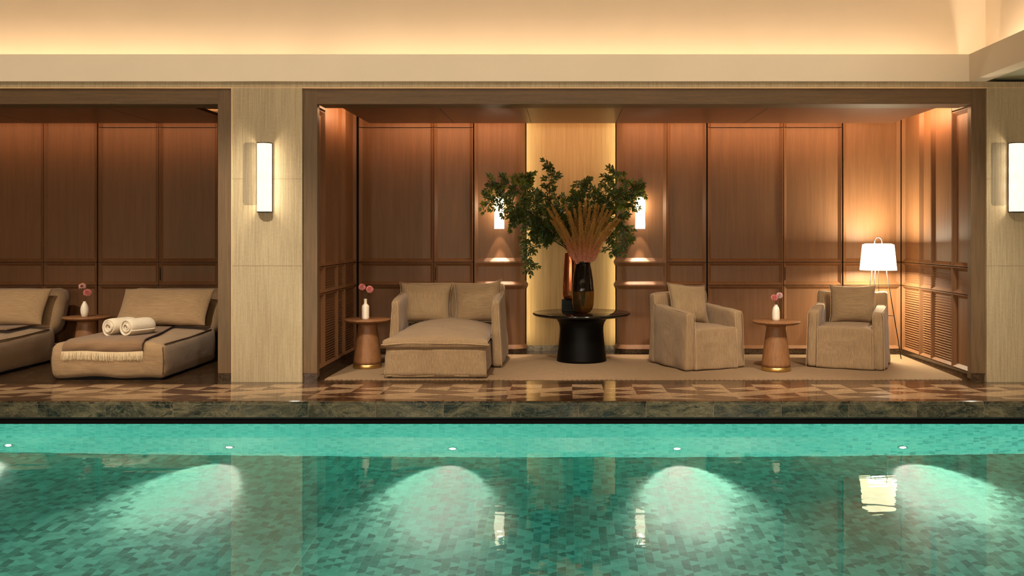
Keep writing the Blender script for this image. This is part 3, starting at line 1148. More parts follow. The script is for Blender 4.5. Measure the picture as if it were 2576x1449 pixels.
def armchair(loc, rz, label, seed, mirror=1):
    e = empty('armchair', loc, rz, label=label, cat='armchair', group='linen slipcovered armchairs')
    W, Dp = .37, .41          # half sizes
    at_ = .055
    # seat with skirt
    def fs(p, u):
        q = flare(.06, .46, .008, seed)(p, u)
        if u.z > .5:
            q.z += .022 * (1 - u.x ** 2) * (1 - u.y ** 2)
        q.y -= .012 * max(0, 1 - p.z / .4) * (1 + .5 * math.sin(p.x * 23 + seed))
        return q
    obj('seat', soft_box(-W + .095, W - .095, -Dp - .0, .28, .006, .462, .022, (14, 14, 14), fs), 'linen_body', e, smooth=True)
    for s in (-1, 1):
        def fa(p, u, s=s):
            q = flare(.05, .66, .010, seed + s * 3)(p, u)
            # arm top falls to the front and swells a little, outer skirt has folds
            if u.z > 0:
                q.z += (.010 - .028 * max(0, -u.y)) * u.z * u.z + .02 * max(0, u.y) * u.z
            q.x += s * .008 * (1 - u.z ** 2) * (1 - u.y ** 2)
            if p.z < .35 and u.x * s > .5:
                q.x += s * .016 * math.sin(p.y * 16 + seed) * (1 - p.z / .35)
            return q
        x0, x1 = (s * W, s * (W - 2 * at_)) if s < 0 else (W - 2 * at_, W)
        obj('armrest', soft_box(min(x0, x1), max(x0, x1), -Dp + .012, .30, .006, .66, .03, (7, 14, 16), fa), 'linen_body', e, smooth=True)
        f = flare(.045, .66, 0, 0)
        xo, xi = s * (W - .002), s * (W - 2 * at_ + .006)
        pts = [f(Vector(q), Vector((0, 0, 0))) for q in ((xo, -Dp + .006, .01), (xo, -Dp + .006, .3), (xo, -Dp + .006, .60), (xo - s * .012, -Dp + .012, .636))]
        p2 = [Vector((xo - s * .012, -Dp + .012, .636)), Vector((xo - s * .006, -.2, .652)), Vector((xo - s * .006, .0, .662)), Vector((xo - s * .006, .24, .672)), Vector((xo - s * .004, .30, .70)), Vector((xo - s * .004, .315, .80)), Vector((xo - s * .006, .33, .825))]
        p3 = [f(Vector(q), Vector((0, 0, 0))) for q in ((xi, -Dp + .004, .01), (xi, -Dp + .004, .3), (xi, -Dp + .006, .60), (xi + s * .012, -Dp + .014, .634))]
        piping(e, [pts + p2[1:], p3])
    def fb(p, u):
        q = flare(.045, .66, .008, seed + 9)(p, u)
        if u.z > 0: q.y += .03 * u.z
        q.z += .008 * math.sin(p.x * 6 + seed) * max(0, u.z)
        return q
    obj('backrest', soft_box(-W + .004, W - .004, .27, .41, .008, .822, .035, (14, 7, 16), fb), 'linen_body', e, smooth=True)
    piping(e, [[(-W + .02, .31, .828), (-.1, .31, .832), (.1, .31, .830), (W - .02, .31, .828)],
               [(-W + .10, -Dp - .016, .445), (-W + .10, -Dp - .03, .22), (-W + .098, -Dp - .035, .01)],
               [(W - .10, -Dp - .016, .445), (W - .10, -Dp - .03, .22), (W - .098, -Dp - .035, .01)]])
    return e


def cushion(name, loc, w, h, t, rot, mat, label, cat='cushion', group=None, seed=0, pinch=.10, sag=0, pipe=True):
    """A pillow: two bulged faces meeting in a seam with pulled-out corners. Local X width, Z height, Y thickness."""
    bm = bmesh.new()
    n = 22
    def P(i, j, s):
        u, v = -1 + 2 * i / n, -1 + 2 * j / n
        ed = (1 - abs(u) ** 3.2) * (1 - abs(v) ** 3.2)
        k = 1 - pinch * (1 - abs(v) ** 2.2) * abs(u) ** 2 - 0
        k2 = 1 - pinch * (1 - abs(u) ** 2.2) * abs(v) ** 2
        x = u * w / 2 * k
        z = v * h / 2 * k2
        y = s * t / 2 * max(0, ed) ** .55
        q = Vector((x, y, z))
        # creases running in from the corners
        wn = wob(Vector((x * 1.0, z, seed)), .012, 7, seed)
        q += Vector((wn.x * .5, wn.y * (1 if ed > .02 else .6), wn.z * .5))
        q.z -= sag * (1 - u * u) * max(0, v)
        return q
    grid = {}
    for s in (-1, 1):
        for i in range(n + 1):
            for j in range(n + 1):
                edge = i in (0, n) or j in (0, n)
                key = (i, j, 0 if edge else s)
                if key not in grid:
                    grid[key] = bm.verts.new(P(i, j, s))
    g = lambda i, j, s: grid[(i, j, 0 if (i in (0, n) or j in (0, n)) else s)]
    for s in (-1, 1):
        for i in range(n):
            for j in range(n):
                q = (g(i, j, s), g(i + 1, j, s), g(i + 1, j + 1, s), g(i, j + 1, s))
                bm.faces.new(q if s < 0 else q[::-1])
    o = obj(name, bm, mat, smooth=True, sub=1)
    o.location = loc
    o.rotation_euler = rot
    tag(o, label, cat, group)
    if pipe:
        ring = [(i, 0) for i in range(n)] + [(n, j) for j in range(n)] + [(i, n) for i in range(n, 0, -1)] + [(0, j) for j in range(n, 0, -1)] + [(0, 0)]
        b2 = bmesh.new()
        pts = [P(i, j, 1) for i, j in ring]
        pts = [p + (p.normalized() * .004) for p in pts]
        tube(b2, pts, .0026, 5)
        obj('piping', b2, 'piping', o, smooth=True, label='pale frayed seam')
    return o


ac1 = armchair((1.492, 10.56, RT), math.radians(25), 'linen slipcovered armchair left of the oak side table, turned to the right', 1)
ac2 = armchair((3.285, 10.62, RT), math.radians(-23), 'linen slipcovered armchair in front of the floor lamp, turned to the left', 5)


ac2.scale = (1.10, 1.04, 1.0)


def rel(e, x, y, z):
    return e.matrix_basis @ Vector((x, y, z)) if False else Vector(e.location) + Matrix.Rotation(e.rotation_euler.z, 3, 'Z') @ Vector((x, y, z))


cushion('scatter_cushion', rel(ac1, -.02, .12, .70), .52, .47, .17, (math.radians(-17), math.radians(5), math.radians(25)), 'linen',
        'linen cushion with upright weave leaning in the left armchair', group='cushions in the armchairs', seed=2)
cushion('scatter_cushion', rel(ac2, .03, .12, .69), .54, .47, .17, (math.radians(-17), math.radians(-1), math.radians(-20)), 'linen_h',
        'linen cushion with level weave leaning in the armchair before the lamp', group='cushions in the armchairs', seed=7)

# ---- double chaise
e = empty('chaise_longue', (-1.367, 0, RT), label='wide linen slipcovered chaise with puffed seat cushion right of the left side table', cat='chaise')
HX, YF, YA, YB_ = .518, 9.60, 10.33, 11.34


def f1(p, u):
    q = p.copy()
    k = max(0, 1 - p.z / .3)
    q.x += p.x * .045 * k
    q.y -= .03 * k if u.y < -.5 else 0
    q += wob(p, .006, 6, 3)
    if u.y < -.6 or abs(u.x) > .8:
        q.z -= 0
    q.z = max(.003, q.z)
    return q


obj('base', soft_box(-HX + .01, HX - .01, YF + .015, YB_ - .12, .03, .30, .02, (16, 18, 8), f1), 'linen_body', e, smooth=True)
bm = bmesh.new()                       # hanging front skirt panel, slightly lifted hem
n1, n2 = 26, 8
for side, pts in enumerate(([(-HX * 1.03, YF - .02), (HX * 1.03, YF - .02)],)):
    gd = []
    for i in range(n1 + 1):
        row = []
        for j in range(n2 + 1):
            u, v = i / n1, j / n2
            x = (-1 + 2 * u) * HX * (1.0 + .035 * (1 - v))
            y = YF - .004 - .035 * (1 - v) + .006 * math.sin(u * 19) * (1 - v)
            z = .022 + (.312 - .022) * v + .006 * math.sin(u * 5) * (1 - v)
            row.append(bm.verts.new((x, y, z)))
        gd.append(row)
    for i in range(n1):
        for j in range(n2):
            bm.faces.new((gd[i][j], gd[i + 1][j], gd[i + 1][j + 1], gd[i][j + 1]))
sk = obj('front_skirt', bm, 'linen_body', e, smooth=True)
m = sk.modifiers.new('s', 'SOLIDIFY'); m.thickness = .006; m.offset = 1
obj('under_skirt', soft_box(-HX + .06, HX - .09, YF - .012, YF + .05, .001, .05, .008, (12, 4, 4), lambda p, u: p + wob(p, .006, 6, 8) * .6 + Vector((0, 0, .002))), 'linen_body', e, smooth=True)


def f2(p, u):
    q = p.copy()
    fr = max(0, -u.y)                   # towards the front
    if u.z > -.2:
        q.z += .098 * (1 - abs(u.x) ** 2.6) * (1 - max(0, -u.y) ** 3.0 * .92) * max(0, u.z + .2) / 1.2
    else:
        q.z -= .008 * (1 - u.x ** 2)
    # pulled-out front corners
    c = (abs(u.x) ** 6) * (fr ** 6)
    q.x += math.copysign(.028, u.x) * c
    q.y -= .02 * c
    q.x -= u.x * .012 * (1 - abs(u.y) ** 2)
    q += wob(p, .008, 5, 11)
    return q


obj('seat_cushion', soft_box(-HX - .015, HX + .015, YF - .045, YB_ - .16, .315, .405, .044, (22, 24, 10), f2), 'linen_body', e, smooth=True)
for s in (-1, 1):
    def fa(p, u, s=s):
        q = p.copy()
        k = max(0, 1 - p.z / .7)
        q.x += s * .04 * k * (1 if u.x * s > 0 else .2)
        q.y -= .03 * k * max(0, -u.y)
        if u.z > 0:
            q.z += .045 * max(0, u.y) * u.z - .05 * max(0, -u.y) ** 3 * (u.z) * (1 - 0 * u.x)
        q.x += s * .010 * math.sin(p.y * 13) * k
        q += wob(p, .010, 6, 20 + s)
        q.z = max(.004, q.z)
        return q
    xa, xb = (HX - .0, HX + .095) if s > 0 else (-HX - .095, -HX + .0)
    obj('armrest', soft_box(xa, xb, YA, YB_, .006, .80, .045, (8, 18, 18), fa), 'linen_body', e, smooth=True)
    xo = s * (HX + .092)
    xi = s * (HX + .010)
    piping(e, [[(xo + s * .03, YA - .02, .01), (xo + s * .012, YA - .008, .35), (xo - s * .01, YA + .003, .68), (xo - s * .02, YA + .02, .745), (xo - s * .018, YA + .3, .79), (xo - s * .016, YA + .7, .825)],
               [(xi, YA - .016, .32), (xi + s * .004, YA - .004, .68), (xi + s * .02, YA + .015, .745)]], .0032)
obj('backrest', soft_box(-HX - .085, HX + .095, 11.14, YB_ + .02, .01, .905, .05, (20, 7, 14), lambda p, u: p + wob(p, .009, 4, 31)), 'linen_body', e, smooth=True)
piping(e, [[(-HX - .06, 11.16, .897), (-.2, 11.155, .904), (.2, 11.155, .902), (HX + .08, 11.16, .897)],
           [(-HX - .046, YF - .066, .352), (-.3, YF - .048, .368), (0, YF - .048, .366), (.3, YF - .048, .364), (HX + .046, YF - .066, .350)],
           [(HX + .046, YF - .066, .350), (HX + .012, YF + .05, .362), (HX + .014, YA - .05, .362)],
           [(-HX - .046, YF - .066, .352), (-HX - .012, YF + .05, .362), (-HX - .014, YA - .05, .362)],
           [(-HX * 1.034, YF - .04, .024), (-.25, YF - .042, .02), (.1, YF - .04, .028), (HX * 1.034, YF - .042, .022)],
           [(-HX * 1.034, YF - .04, .024), (-HX * 1.0, YF - .004, .308)], [(HX * 1.034, YF - .04, .022), (HX * 1.0, YF - .004, .308)]], .0034)
cushion('back_cushion', (-1.69, 10.98, .695), .64, .50, .20, (math.radians(-14), math.radians(1), math.radians(2)), 'linen',
        'square linen cushion with upright weave on the left of the chaise', group='cushions on the chaise', seed=12)
cushion('back_cushion', (-1.055, 10.96, .705), .60, .52, .20, (math.radians(-15), math.radians(-5), math.radians(-10)), 'linen_h',
        'square linen cushion with level weave on the right of the chaise', group='cushions on the chaise', seed=16, sag=.03)


# ---- daybeds
def daybed(x0, x1, label, seed):
    e = empty('daybed', ((x0 + x1) / 2, 0, 0), label=label, cat='daybed', group='woven upholstered daybeds')
    hw = (x1 - x0) / 2
    def fm(p, u):
        q = p.copy()
        q.x += .016 * u.x * (1 - u.z ** 2)
        q.y -= .016 * (1 - u.z ** 2) * max(0, -u.y)
        if u.z > 0: q.z += .022 * (1 - u.x ** 2) * u.z
        if u.y > 0: q.z += .03 * u.y * max(0, u.z)
        if u.z < 0: q.z += .018 * (.5 + .5 * math.sin(p.x * 9 + seed)) * (1 - abs(u.x) ** 4)
        q += wob(p, .006, 4, seed)
        q.z = max(.004, q.z)
        return q
    obj('mattress', soft_box(-hw, hw, 9.50, 10.92, .012, .385, .055, (20, 22, 10), fm), 'daybed', e, smooth=True)
    def fb(p, u):
        q = p.copy()
        zz = p.z - .30
        q.y += zz * .42 * 1.0                   # leans back
        q.x += .02 * u.x * (1 - u.z ** 2)
        q.y -= .03 * (1 - u.x ** 2) * (1 if u.y < 0 else 0) * (1 - u.z ** 2)
        return q + wob(p, .008, 4, seed + 4)
    obj('backrest', soft_box(-hw + .01, hw + .01, 10.80, 11.12, .30, .86, .12, (18, 8, 12), fb), 'daybed', e, smooth=True)
    obj('plinth', boxbm(-hw + .06, hw - .06, 9.58, 11.2, 0, .05), 'void', e)
    # welt seams round the top edge
    paths = []
    for s in (-1, 1):
        paths.append([(s * (hw - .008), 9.55, .372), (s * (hw - .007), 10.2, .374), (s * (hw - .008), 10.80, .396)])
        paths.append([(s * (hw - .010), 9.508, .345), (s * (hw + .003), 9.498, .2), (s * (hw - .008), 9.508, .06)])
    for pts in paths:
        b = bmesh.new()
        q = []
        for a, c in zip(pts, pts[1:]):
            a, c = Vector(a), Vector(c)
            for i in range(8): q.append(a.lerp(c, i / 8))
        q.append(Vector(pts[-1]))
        tube(b, q, .006, 6)
        obj('seam', b, 'seam', e, smooth=True, label='dark seam line')
    return e


d1 = daybed(-5.345, -4.185, 'wide woven daybed with rolled towels, beside the pale column', 3)
d0 = daybed(-7.28, -6.10, 'wide woven daybed cut off by the left edge of the picture', 8)
cushion('bolster_pillow', (-4.715, 10.74, .668), 1.13, .50, .18, (math.radians(-33), 0, math.radians(-3)), 'daybed',
        'large rectangular pillow on the daybed with the towels', 'pillow', 'large pillows on the daybeds', seed=31, pinch=.05, pipe=False)
cushion('bolster_pillow', (-6.66, 10.74, .668), 1.13, .50, .18, (math.radians(-33), 0, math.radians(4)), 'daybed',
        'large rectangular pillow on the far left daybed', 'pillow', 'large pillows on the daybeds', seed=35, pinch=.05, pipe=False)


# ---- throws
def throw(name, poly_top, drop, label, fringe=True):
    """poly_top: far-left, far-right, front-right, front-left on the mattress top; hangs over the front edge by drop."""
    FL, FR, NR, NL = [Vector(p) for p in poly_top]
    e = empty(name, (0, 0, 0), label=label, cat='throw', group='wool throws on the daybeds')
    bm = bmesh.new()
    nu, nv, nd = 24, 16, 12
    g = []
    def ztop(x, y, hw=None):
        return .4
    prof = []
    for j in range(nv + 1):
        prof.append(('t', j / nv))
    for j in range(1, nd + 1):
        prof.append(('d', j / nd))
    for i in range(nu + 1):
        u = i / nu
        row = []
        for kind, v in prof:
            far, near = FL.lerp(FR, u), NL.lerp(NR, u)
            if kind == 't':
                p = far.lerp(near, v)
                # follows the crown of the mattress and its rounded front edge
                du = min(1, max(0, (p.y - 9.505) / .06))
                z = .426 - .012 * ((p.x + 4.765) / .58) ** 2 - .032 * (1 - du) ** 1.7
                if p.y > 10.2: z += .03 * (p.y - 10.2) / .7
                p = Vector((p.x, p.y, z + .001))
            else:
                y = 9.471 - .010 * math.sin(v * PI) + .004 * math.sin(u * 17 + v * 3)
                p = Vector((near.x - .02 * (1 - u) * v, y, .391 - drop * v + .006 * math.sin(u * 7)))
            row.append(bm.verts.new(p))
        g.append(row)
    for i in range(nu):
        for j in range(len(prof) - 1):
            bm.faces.new((g[i][j], g[i][j + 1], g[i + 1][j + 1], g[i + 1][j]))
    edge = [g[nu][j].co.copy() + Vector((.002, 0, .001)) for j in range(len(prof))]
    hem = [g[i][-1].co.copy() for i in range(nu + 1)]
    o = obj('blanket', bm, 'throw', e, smooth=True)
    m = o.modifiers.new('s', 'SOLIDIFY'); m.thickness = .006; m.offset = 0
    b = bmesh.new(); tube(b, edge, .0055, 6)
    obj('binding', b, 'throw_edge', e, smooth=True, label='dark folded edge')
    if fringe:
        b = bmesh.new()
        rnd = random.Random(4)
        N = 260
        for k in range(N):
            u = k / (N - 1) * nu
            i = min(nu - 1, int(u)); f = u - i
            p = hem[i].lerp(hem[i + 1], f)
            L = .092 * rnd.uniform(.86, 1.06)
            dx = rnd.uniform(-.005, .005); dy = rnd.uniform(-.007, .004)
            tube(b, [p + Vector((0, -.001, .004)), p + Vector((dx * .5, dy * .5 - .004, -L * .5)), p + Vector((dx, dy - .002, -L))], [.0019, .0019, .0012], 3, False)
        fo = obj('fringe', b, 'fringe', e, label='cream yarn fringe')
        fo['kind'] = 'stuff'
    return e


throw('throw_blanket', ((-5.18, 10.45, 0), (-4.60, 10.74, 0), (-4.385, 9.474, 0), (-5.205, 9.474, 0)), .085, 'brown wool throw with cream fringe draped over the front of the daybed')
bm = bmesh.new()
b = soft_box(-7.0, -6.27, 10.25, 10.78, .422, .436, .006, (10, 8, 4), lambda p, u: p + Vector((0, 0, .02 + .012 * (p.y - 10.2) - .0)) + wob(p, .004, 3), bm=bm)
t0 = obj('throw_blanket', bm, 'throw', smooth=True)
tag(t0, 'folded brown wool throw on the far left daybed', 'throw', 'wool throws on the daybeds')


# ---- rolled towels
def towel(loc, rz, label, seed):
    bm = bmesh.new()
    R, L = .098, .31
    turns, n = 3.6, 110
    rnd = random.Random(seed)
    th = .0125
    outer, inner = [], []
    def rad(t): return .013 + (R - .016) * t
    ns = 9
    rows = []
    for k in range(ns + 1):
        s = -L / 2 + L * k / ns
        row = []
        for i in range(n + 1):
            t = i / n
            a = t * turns * 2 * PI + seed
            r = rad(t) * (1 + .035 * math.sin(3 * a + seed)) 
            en = 1 - .10 * abs(2 * k / ns - 1) ** 6
            row.append((Vector((r * math.cos(a) * en, s + .010 * math.sin(t * 9 + seed) * (1 if k in (0, ns) else .4), r * math.sin(a) * .94 * en))))
        rows.append(row)
    V = [[bm.verts.new(p) for p in row] for row in rows]
    for k in range(ns):
        for i in range(n):
            bm.faces.new((V[k][i], V[k][i + 1], V[k + 1][i + 1], V[k + 1][i]))
    for f in bm.faces: f.smooth = True
    o = obj('rolled_towel', bm, 'towel', smooth=True)
    m = o.modifiers.new('s', 'SOLIDIFY'); m.thickness = .0158; m.offset = -.6; m.use_rim = True
    b2 = o.modifiers.new('b', 'BEVEL'); b2.width = .004; b2.segments = 2; b2.limit_method = 'ANGLE'
    o.location = loc
    o.rotation_euler = (0, 0, rz)
    return tag(o, label, 'towel', 'rolled white towels on the throw')


towel((-4.860, 9.975, .519), math.radians(-25), 'rolled white towel, left one of the pair on the throw', 1)
towel((-4.664, 9.968, .518), math.radians(-25), 'rolled white towel, right one of the pair on the throw', 2.2)


# ---- bud vases and flowers
def vase(loc, prof, label):
    bm = bmesh.new()
    lathe(bm, prof, 36)
    o = obj('bud_vase', bm, 'ceramic', smooth=True)
    o.location = loc
    return tag(o, label, 'vase', 'cream ceramic bud vases')


def flower(base, head, r, mat, label, kind='ball', seed=0):
    e = empty('flower', base, label=label, cat='flower', group='pink flowers in the bud vases')
    b = Vector(base); h = Vector(head) - b
    bm = bmesh.new()
    mid = h * .5 + Vector((h.x * -.25, 0, 0))
    tube(bm, [Vector((0, 0, 0)), mid, h], [.0022, .002, .0018], 6)
    obj('stem', bm, 'stem', e, smooth=True)
    rnd = random.Random(seed)
    bm = bmesh.new()
    N = 150
    for i in range(N):
        z = 1 - 2 * (i + .5) / N
        if kind == 'daisy' and z < -.55: continue
        ph = i * 2.399963
        d = Vector((math.sqrt(1 - z * z) * math.cos(ph), math.sqrt(1 - z * z) * math.sin(ph), z))
        if kind == 'daisy':
            # petals radiate from a dark centre facing the viewer and droop
            ax = Vector((0, -1, .25)).normalized()
            if d.dot(ax) > .80: continue
        t1 = d.cross(Vector((.3, .2, 1))).normalized(); t2 = d.cross(t1)
        rr = r * rnd.uniform(.86, 1.05)
        wv = r * .17
        c0, c1, c2 = h + d * rr * .45, h + d * rr * .85, h + d * rr
        v = [bm.verts.new(c0), bm.verts.new(c1 + t1 * wv), bm.verts.new(c2 + t2 * wv * .3), bm.verts.new(c1 - t1 * wv), bm.verts.new(c1 + t2 * wv), bm.verts.new(c1 - t2 * wv)]
        for q in ((0, 1, 2), (0, 2, 3), (0, 4, 2), (0, 2, 5)):
            bm.faces.new([v[k] for k in q])
    obj('petals', bm, mat, e)
    bm = bmesh.new()
    bmesh.ops.create_icosphere(bm, subdivisions=2, radius=r * (.62 if kind == 'ball' else .5))
    bm.transform(Matrix.Translation(h))
    obj('centre', bm, mat if kind == 'ball' else 'dark_centre', e, smooth=True)


bottle = [(.036, 0), (.041, .004), (.042, .02), (.042, .135), (.040, .150), (.030, .162), (.0185, .172), (.0175, .18), (.0175, .222), (.0195, .226), (.015, .228), (.013, .20), (.0001, .19)]
bullet = [(.034, 0), (.040, .004), (.042, .03), (.042, .085), (.039, .118), (.031, .145), (.020, .162), (.0165, .168), (.018, .176), (.014, .177), (.012, .15), (.0001, .14)]
tear = [(.028, 0), (.033, .004), (.043, .045), (.046, .08), (.043, .105), (.034, .135), (.022, .160), (.016, .174), (.0165, .180), (.013, .180), (.011, .16), (.0001, .15)]
zt = .551
vase((-2.26, 10.30, RT + zt), bottle, 'cream bottle shaped bud vase on the side table left of the chaise')
vase((2.325, 10.13, RT + zt), bullet, 'cream domed bud vase on the side table between the armchairs')
vase((-5.655, 10.74, zt), tear, 'cream teardrop bud vase on the side table between the daybeds')


def fl(base, px, py, D, r, mat, lab, kind, seed):
    flower(base, at(px, py, D), r, mat, lab, kind, seed)


fl((-2.265, 10.30, RT + zt + .20), 911, 722, 10.28, .041, 'pink', 'pink pompom flower leaning left above the table beside the chaise', 'ball', 1)
fl((-2.255, 10.30, RT + zt + .20), 930, 728, 10.26, .043, 'pink', 'pink pompom flower, right one above the table beside the chaise', 'ball', 2)
fl((2.320, 10.13, RT + zt + .155), 1948, 749, 10.08, .040, 'pink', 'deep pink bloom above the table between the armchairs', 'ball', 3)
fl((2.330, 10.13, RT + zt + .155), 1961, 743, 10.12, .036, 'pale_pink', 'pale pink bloom above the table between the armchairs', 'ball', 4)
fl((-5.66, 10.74, zt + .16), 207, 721, 10.70, .042, 'peach', 'peach curling bloom with dark centre above the table between the daybeds', 'daisy', 5)
fl((-5.65, 10.74, zt + .16), 220, 736, 10.72, .046, 'pink', 'deep pink pompom above the table between the daybeds', 'ball', 6)

# ---- floor lamp
LX, LY = 3.80, 11.13
e = empty('floor_lamp', (LX, LY, RT), label='tripod floor lamp with glowing cream shade behind the right armchair', cat='floor lamp')
bm = bmesh.new()
zb_, zt_ = 1.072, 1.385
def shp(r, z, n=40, k=.82):
    return [bm.verts.new((r * math.copysign(abs(math.cos(2 * PI * i / n)) ** .8, math.cos(2 * PI * i / n)), r * .9 * math.copysign(abs(math.sin(2 * PI * i / n)) ** .8, math.sin(2 * PI * i / n)), z)) for i in range(n)]
A = shp(.212, zb_); B = shp(.182, zt_ - .006); Cc = shp(.15, zt_ + .008); Dd = shp(.05, zt_ + .012)
for P, Q in ((A, B), (B, Cc)):
    for i in range(40): bm.faces.new((P[i], P[(i + 1) % 40], Q[(i + 1) % 40], Q[i]))
o = obj('lamp_shade', bm, 'shade_glow', e, label='glowing cream fabric shade')
for f in o.data.polygons: f.use_smooth = abs(f.normal.z) < .3
m = o.modifiers.new('s', 'SOLIDIFY'); m.thickness = .003; m.offset = -1
feet = [(.243, -.10), (-.02, .27), (-.245, -.08)]
tops = [(.045, -.02), (0, .045), (-.045, -.02)]
for (fx, fy), (tx, ty) in zip(feet, tops):
    bm = bmesh.new()
    tube(bm, [(fx, fy, .003), (tx, ty, 1.36)], .0052, 8)
    obj('leg', bm, 'black_metal', e, smooth=True)
bm = bmesh.new()
ring = []
for i in range(17):
    a = PI * i / 16
    ring.append((.045 * math.cos(a), 0, zt_ + .015 + .012 + .058 * math.sin(a)))
tube(bm, [(.045, 0, zt_ - .01)] + ring + [(-.045, 0, zt_ - .01)], .0045, 8)
obj('carrying_loop', bm, 'black_metal', e, smooth=True)
bm = bmesh.new()
tube(bm, [(.012, .02, .30), (.012, .015, .8), (.008, .01, 1.1), (0, 0, 1.2)], .003, 6)
obj('cable', bm, 'black_metal', e, smooth=True)
bm = bmesh.new()
lathe(bm, [(.0001, 1.10), (.035, 1.10), (.038, 1.11), (.038, 1.15), (.02, 1.16), (.0001, 1.16)], 20)
obj('lamp_holder', bm, 'black_metal', e, smooth=True)
bm = bmesh.new()
P = []
for i in range(3):
    (fx, fy), (tx, ty) = feet[i], tops[i]
    k = (1.36 - .52) / 1.357
    P.append(Vector((tx + (fx - tx) * k, ty + (fy - ty) * k, .52)))
for i in range(3): tube(bm, [P[i], P[(i + 1) % 3]], .003, 6)
obj('brace', bm, 'black_metal', e, smooth=True)
area('lamp_bulb', (LX, LY, RT + 1.10), (0, 0, 0), .24, .24, 60, (1, .88, .62)).data.shape = 'DISK'
area('lamp_bulb', (LX, LY, RT + 1.388), (PI, 0, 0), .20, .20, 44, (1, .88, .62)).data.shape = 'DISK'
# ================================================================== TABLE ARRANGEMENT
TZ = RT + .5765
# copper vase on a black box behind, smoked glass vase in front
VB = Vector(((1437 - VX) / 206.5, 11.14, 0))
bx = boxbm(VB.x - .115, VB.x + .115, VB.y - .10, VB.y + .10, TZ, TZ + .135)
o = obj('display_block', bx, 'black_satin', bevel=.002)
tag(o, 'small black block under the copper vase on the black table', 'block')
bm = bmesh.new()
lathe(bm, [(.060, 0), (.088, .006), (.104, .03), (.108, .06), (.107, .12), (.100, .30), (.090, .48), (.082, .565), (.084, .575), (.079, .575), (.077, .56), (.095, .3), (.10, .06), (.0001, .03)], 48)
M['copper_glass'] = plain('copper_glass', lin(150, 84, 48), .14, .75, var=.12, scale=14)
o = obj('tall_vase', bm, 'copper_glass', smooth=True)
o.location = (VB.x, VB.y, TZ + .136)
tag(o, 'tall copper coloured glass vase holding green branches on the black block', 'vase')
VF_ = Vector(((1466.5 - VX) * 10.78 / F, 10.78, TZ))
M['smoke'] = smoked_glass('smoked_glass', (.11, .09, .075, 1), .02, .97, 1.3)
M['amber_glass'] = smoked_glass('amber_glass', (.50, .34, .12, 1), .03, .97, 1.3)
bm = bmesh.new()
prof = [(.0001, .012), (.055, .003), (.085, .014), (.112, .05), (.127, .11), (.132, .20), (.130, .28), (.119, .40), (.104, .50), (.088, .575), (.083, .598)]
lathe(bm, prof[:6] + [(.1315, .262)], 48, cap=False)
n0 = len(bm.faces)
lathe(bm, [(.1315, .262)] + prof[6:], 48, cap=False)
fs = list(bm.faces)
for f in fs[n0:]: f.material_index = 1
fs = None
bmesh.ops.remove_doubles(bm, verts=bm.verts, dist=.0004)
o = obj('glass_vase', bm, ['amber_glass', 'smoke'], smooth=True)
m = o.modifiers.new('s', 'SOLIDIFY'); m.thickness = .005; m.offset = -1
o.location = VF_
tag(o, 'smoked brown glass vase with amber lower half holding tall pink spikes', 'vase')
bm = bmesh.new()
lathe(bm, [(.084, .596), (.0865, .598), (.0865, .603), (.082, .603), (.082, .598)], 48, cap=False)
obj('rim', bm, 'black_gloss', o, smooth=True, label='dark rim')

# foxtail lilies
rnd = random.Random(11)
tips = [(1377, 524, -.03), (1388.5, 519, .02), (1398, 545, -.10), (1421.5, 513, .03), (1432, 532, -.12), (1444.5, 524, .05), (1458, 508, -.04), (1472.5, 505, .04),
        (1484, 520, -.13), (1500.5, 512, -.05), (1507, 516, .08), (1522, 514, -.02), (1529, 528, -.12), (1540, 529, .06), (1551, 548, -.03), (1560, 552, .03), (1410, 560, -.16),
        (1460, 545, -.18), (1496, 548, -.18), (1536, 560, -.14), (1385, 552, .06)]
lil_mats = []
for nm, c1, c2 in (('foxtail_gold', lin(190, 132, 66), lin(206, 140, 104)),):
    t = NT(nm)
    sx = t.n('SeparateXYZ', i_Vector=t.n('TexCoord').outputs['Object'])
    f = t.math('ADD', t.math('MULTIPLY', sx.outputs[2], 1.0), t.math('MULTIPLY', t.noise(t.coord(), 30, 2), .15))
    c = t.ramp(f, [(.20, lin(212, 142, 114)), (.36, lin(196, 130, 76)), (.52, lin(188, 140, 66))])
    t.pbr(c, .8)
    lil = t.m
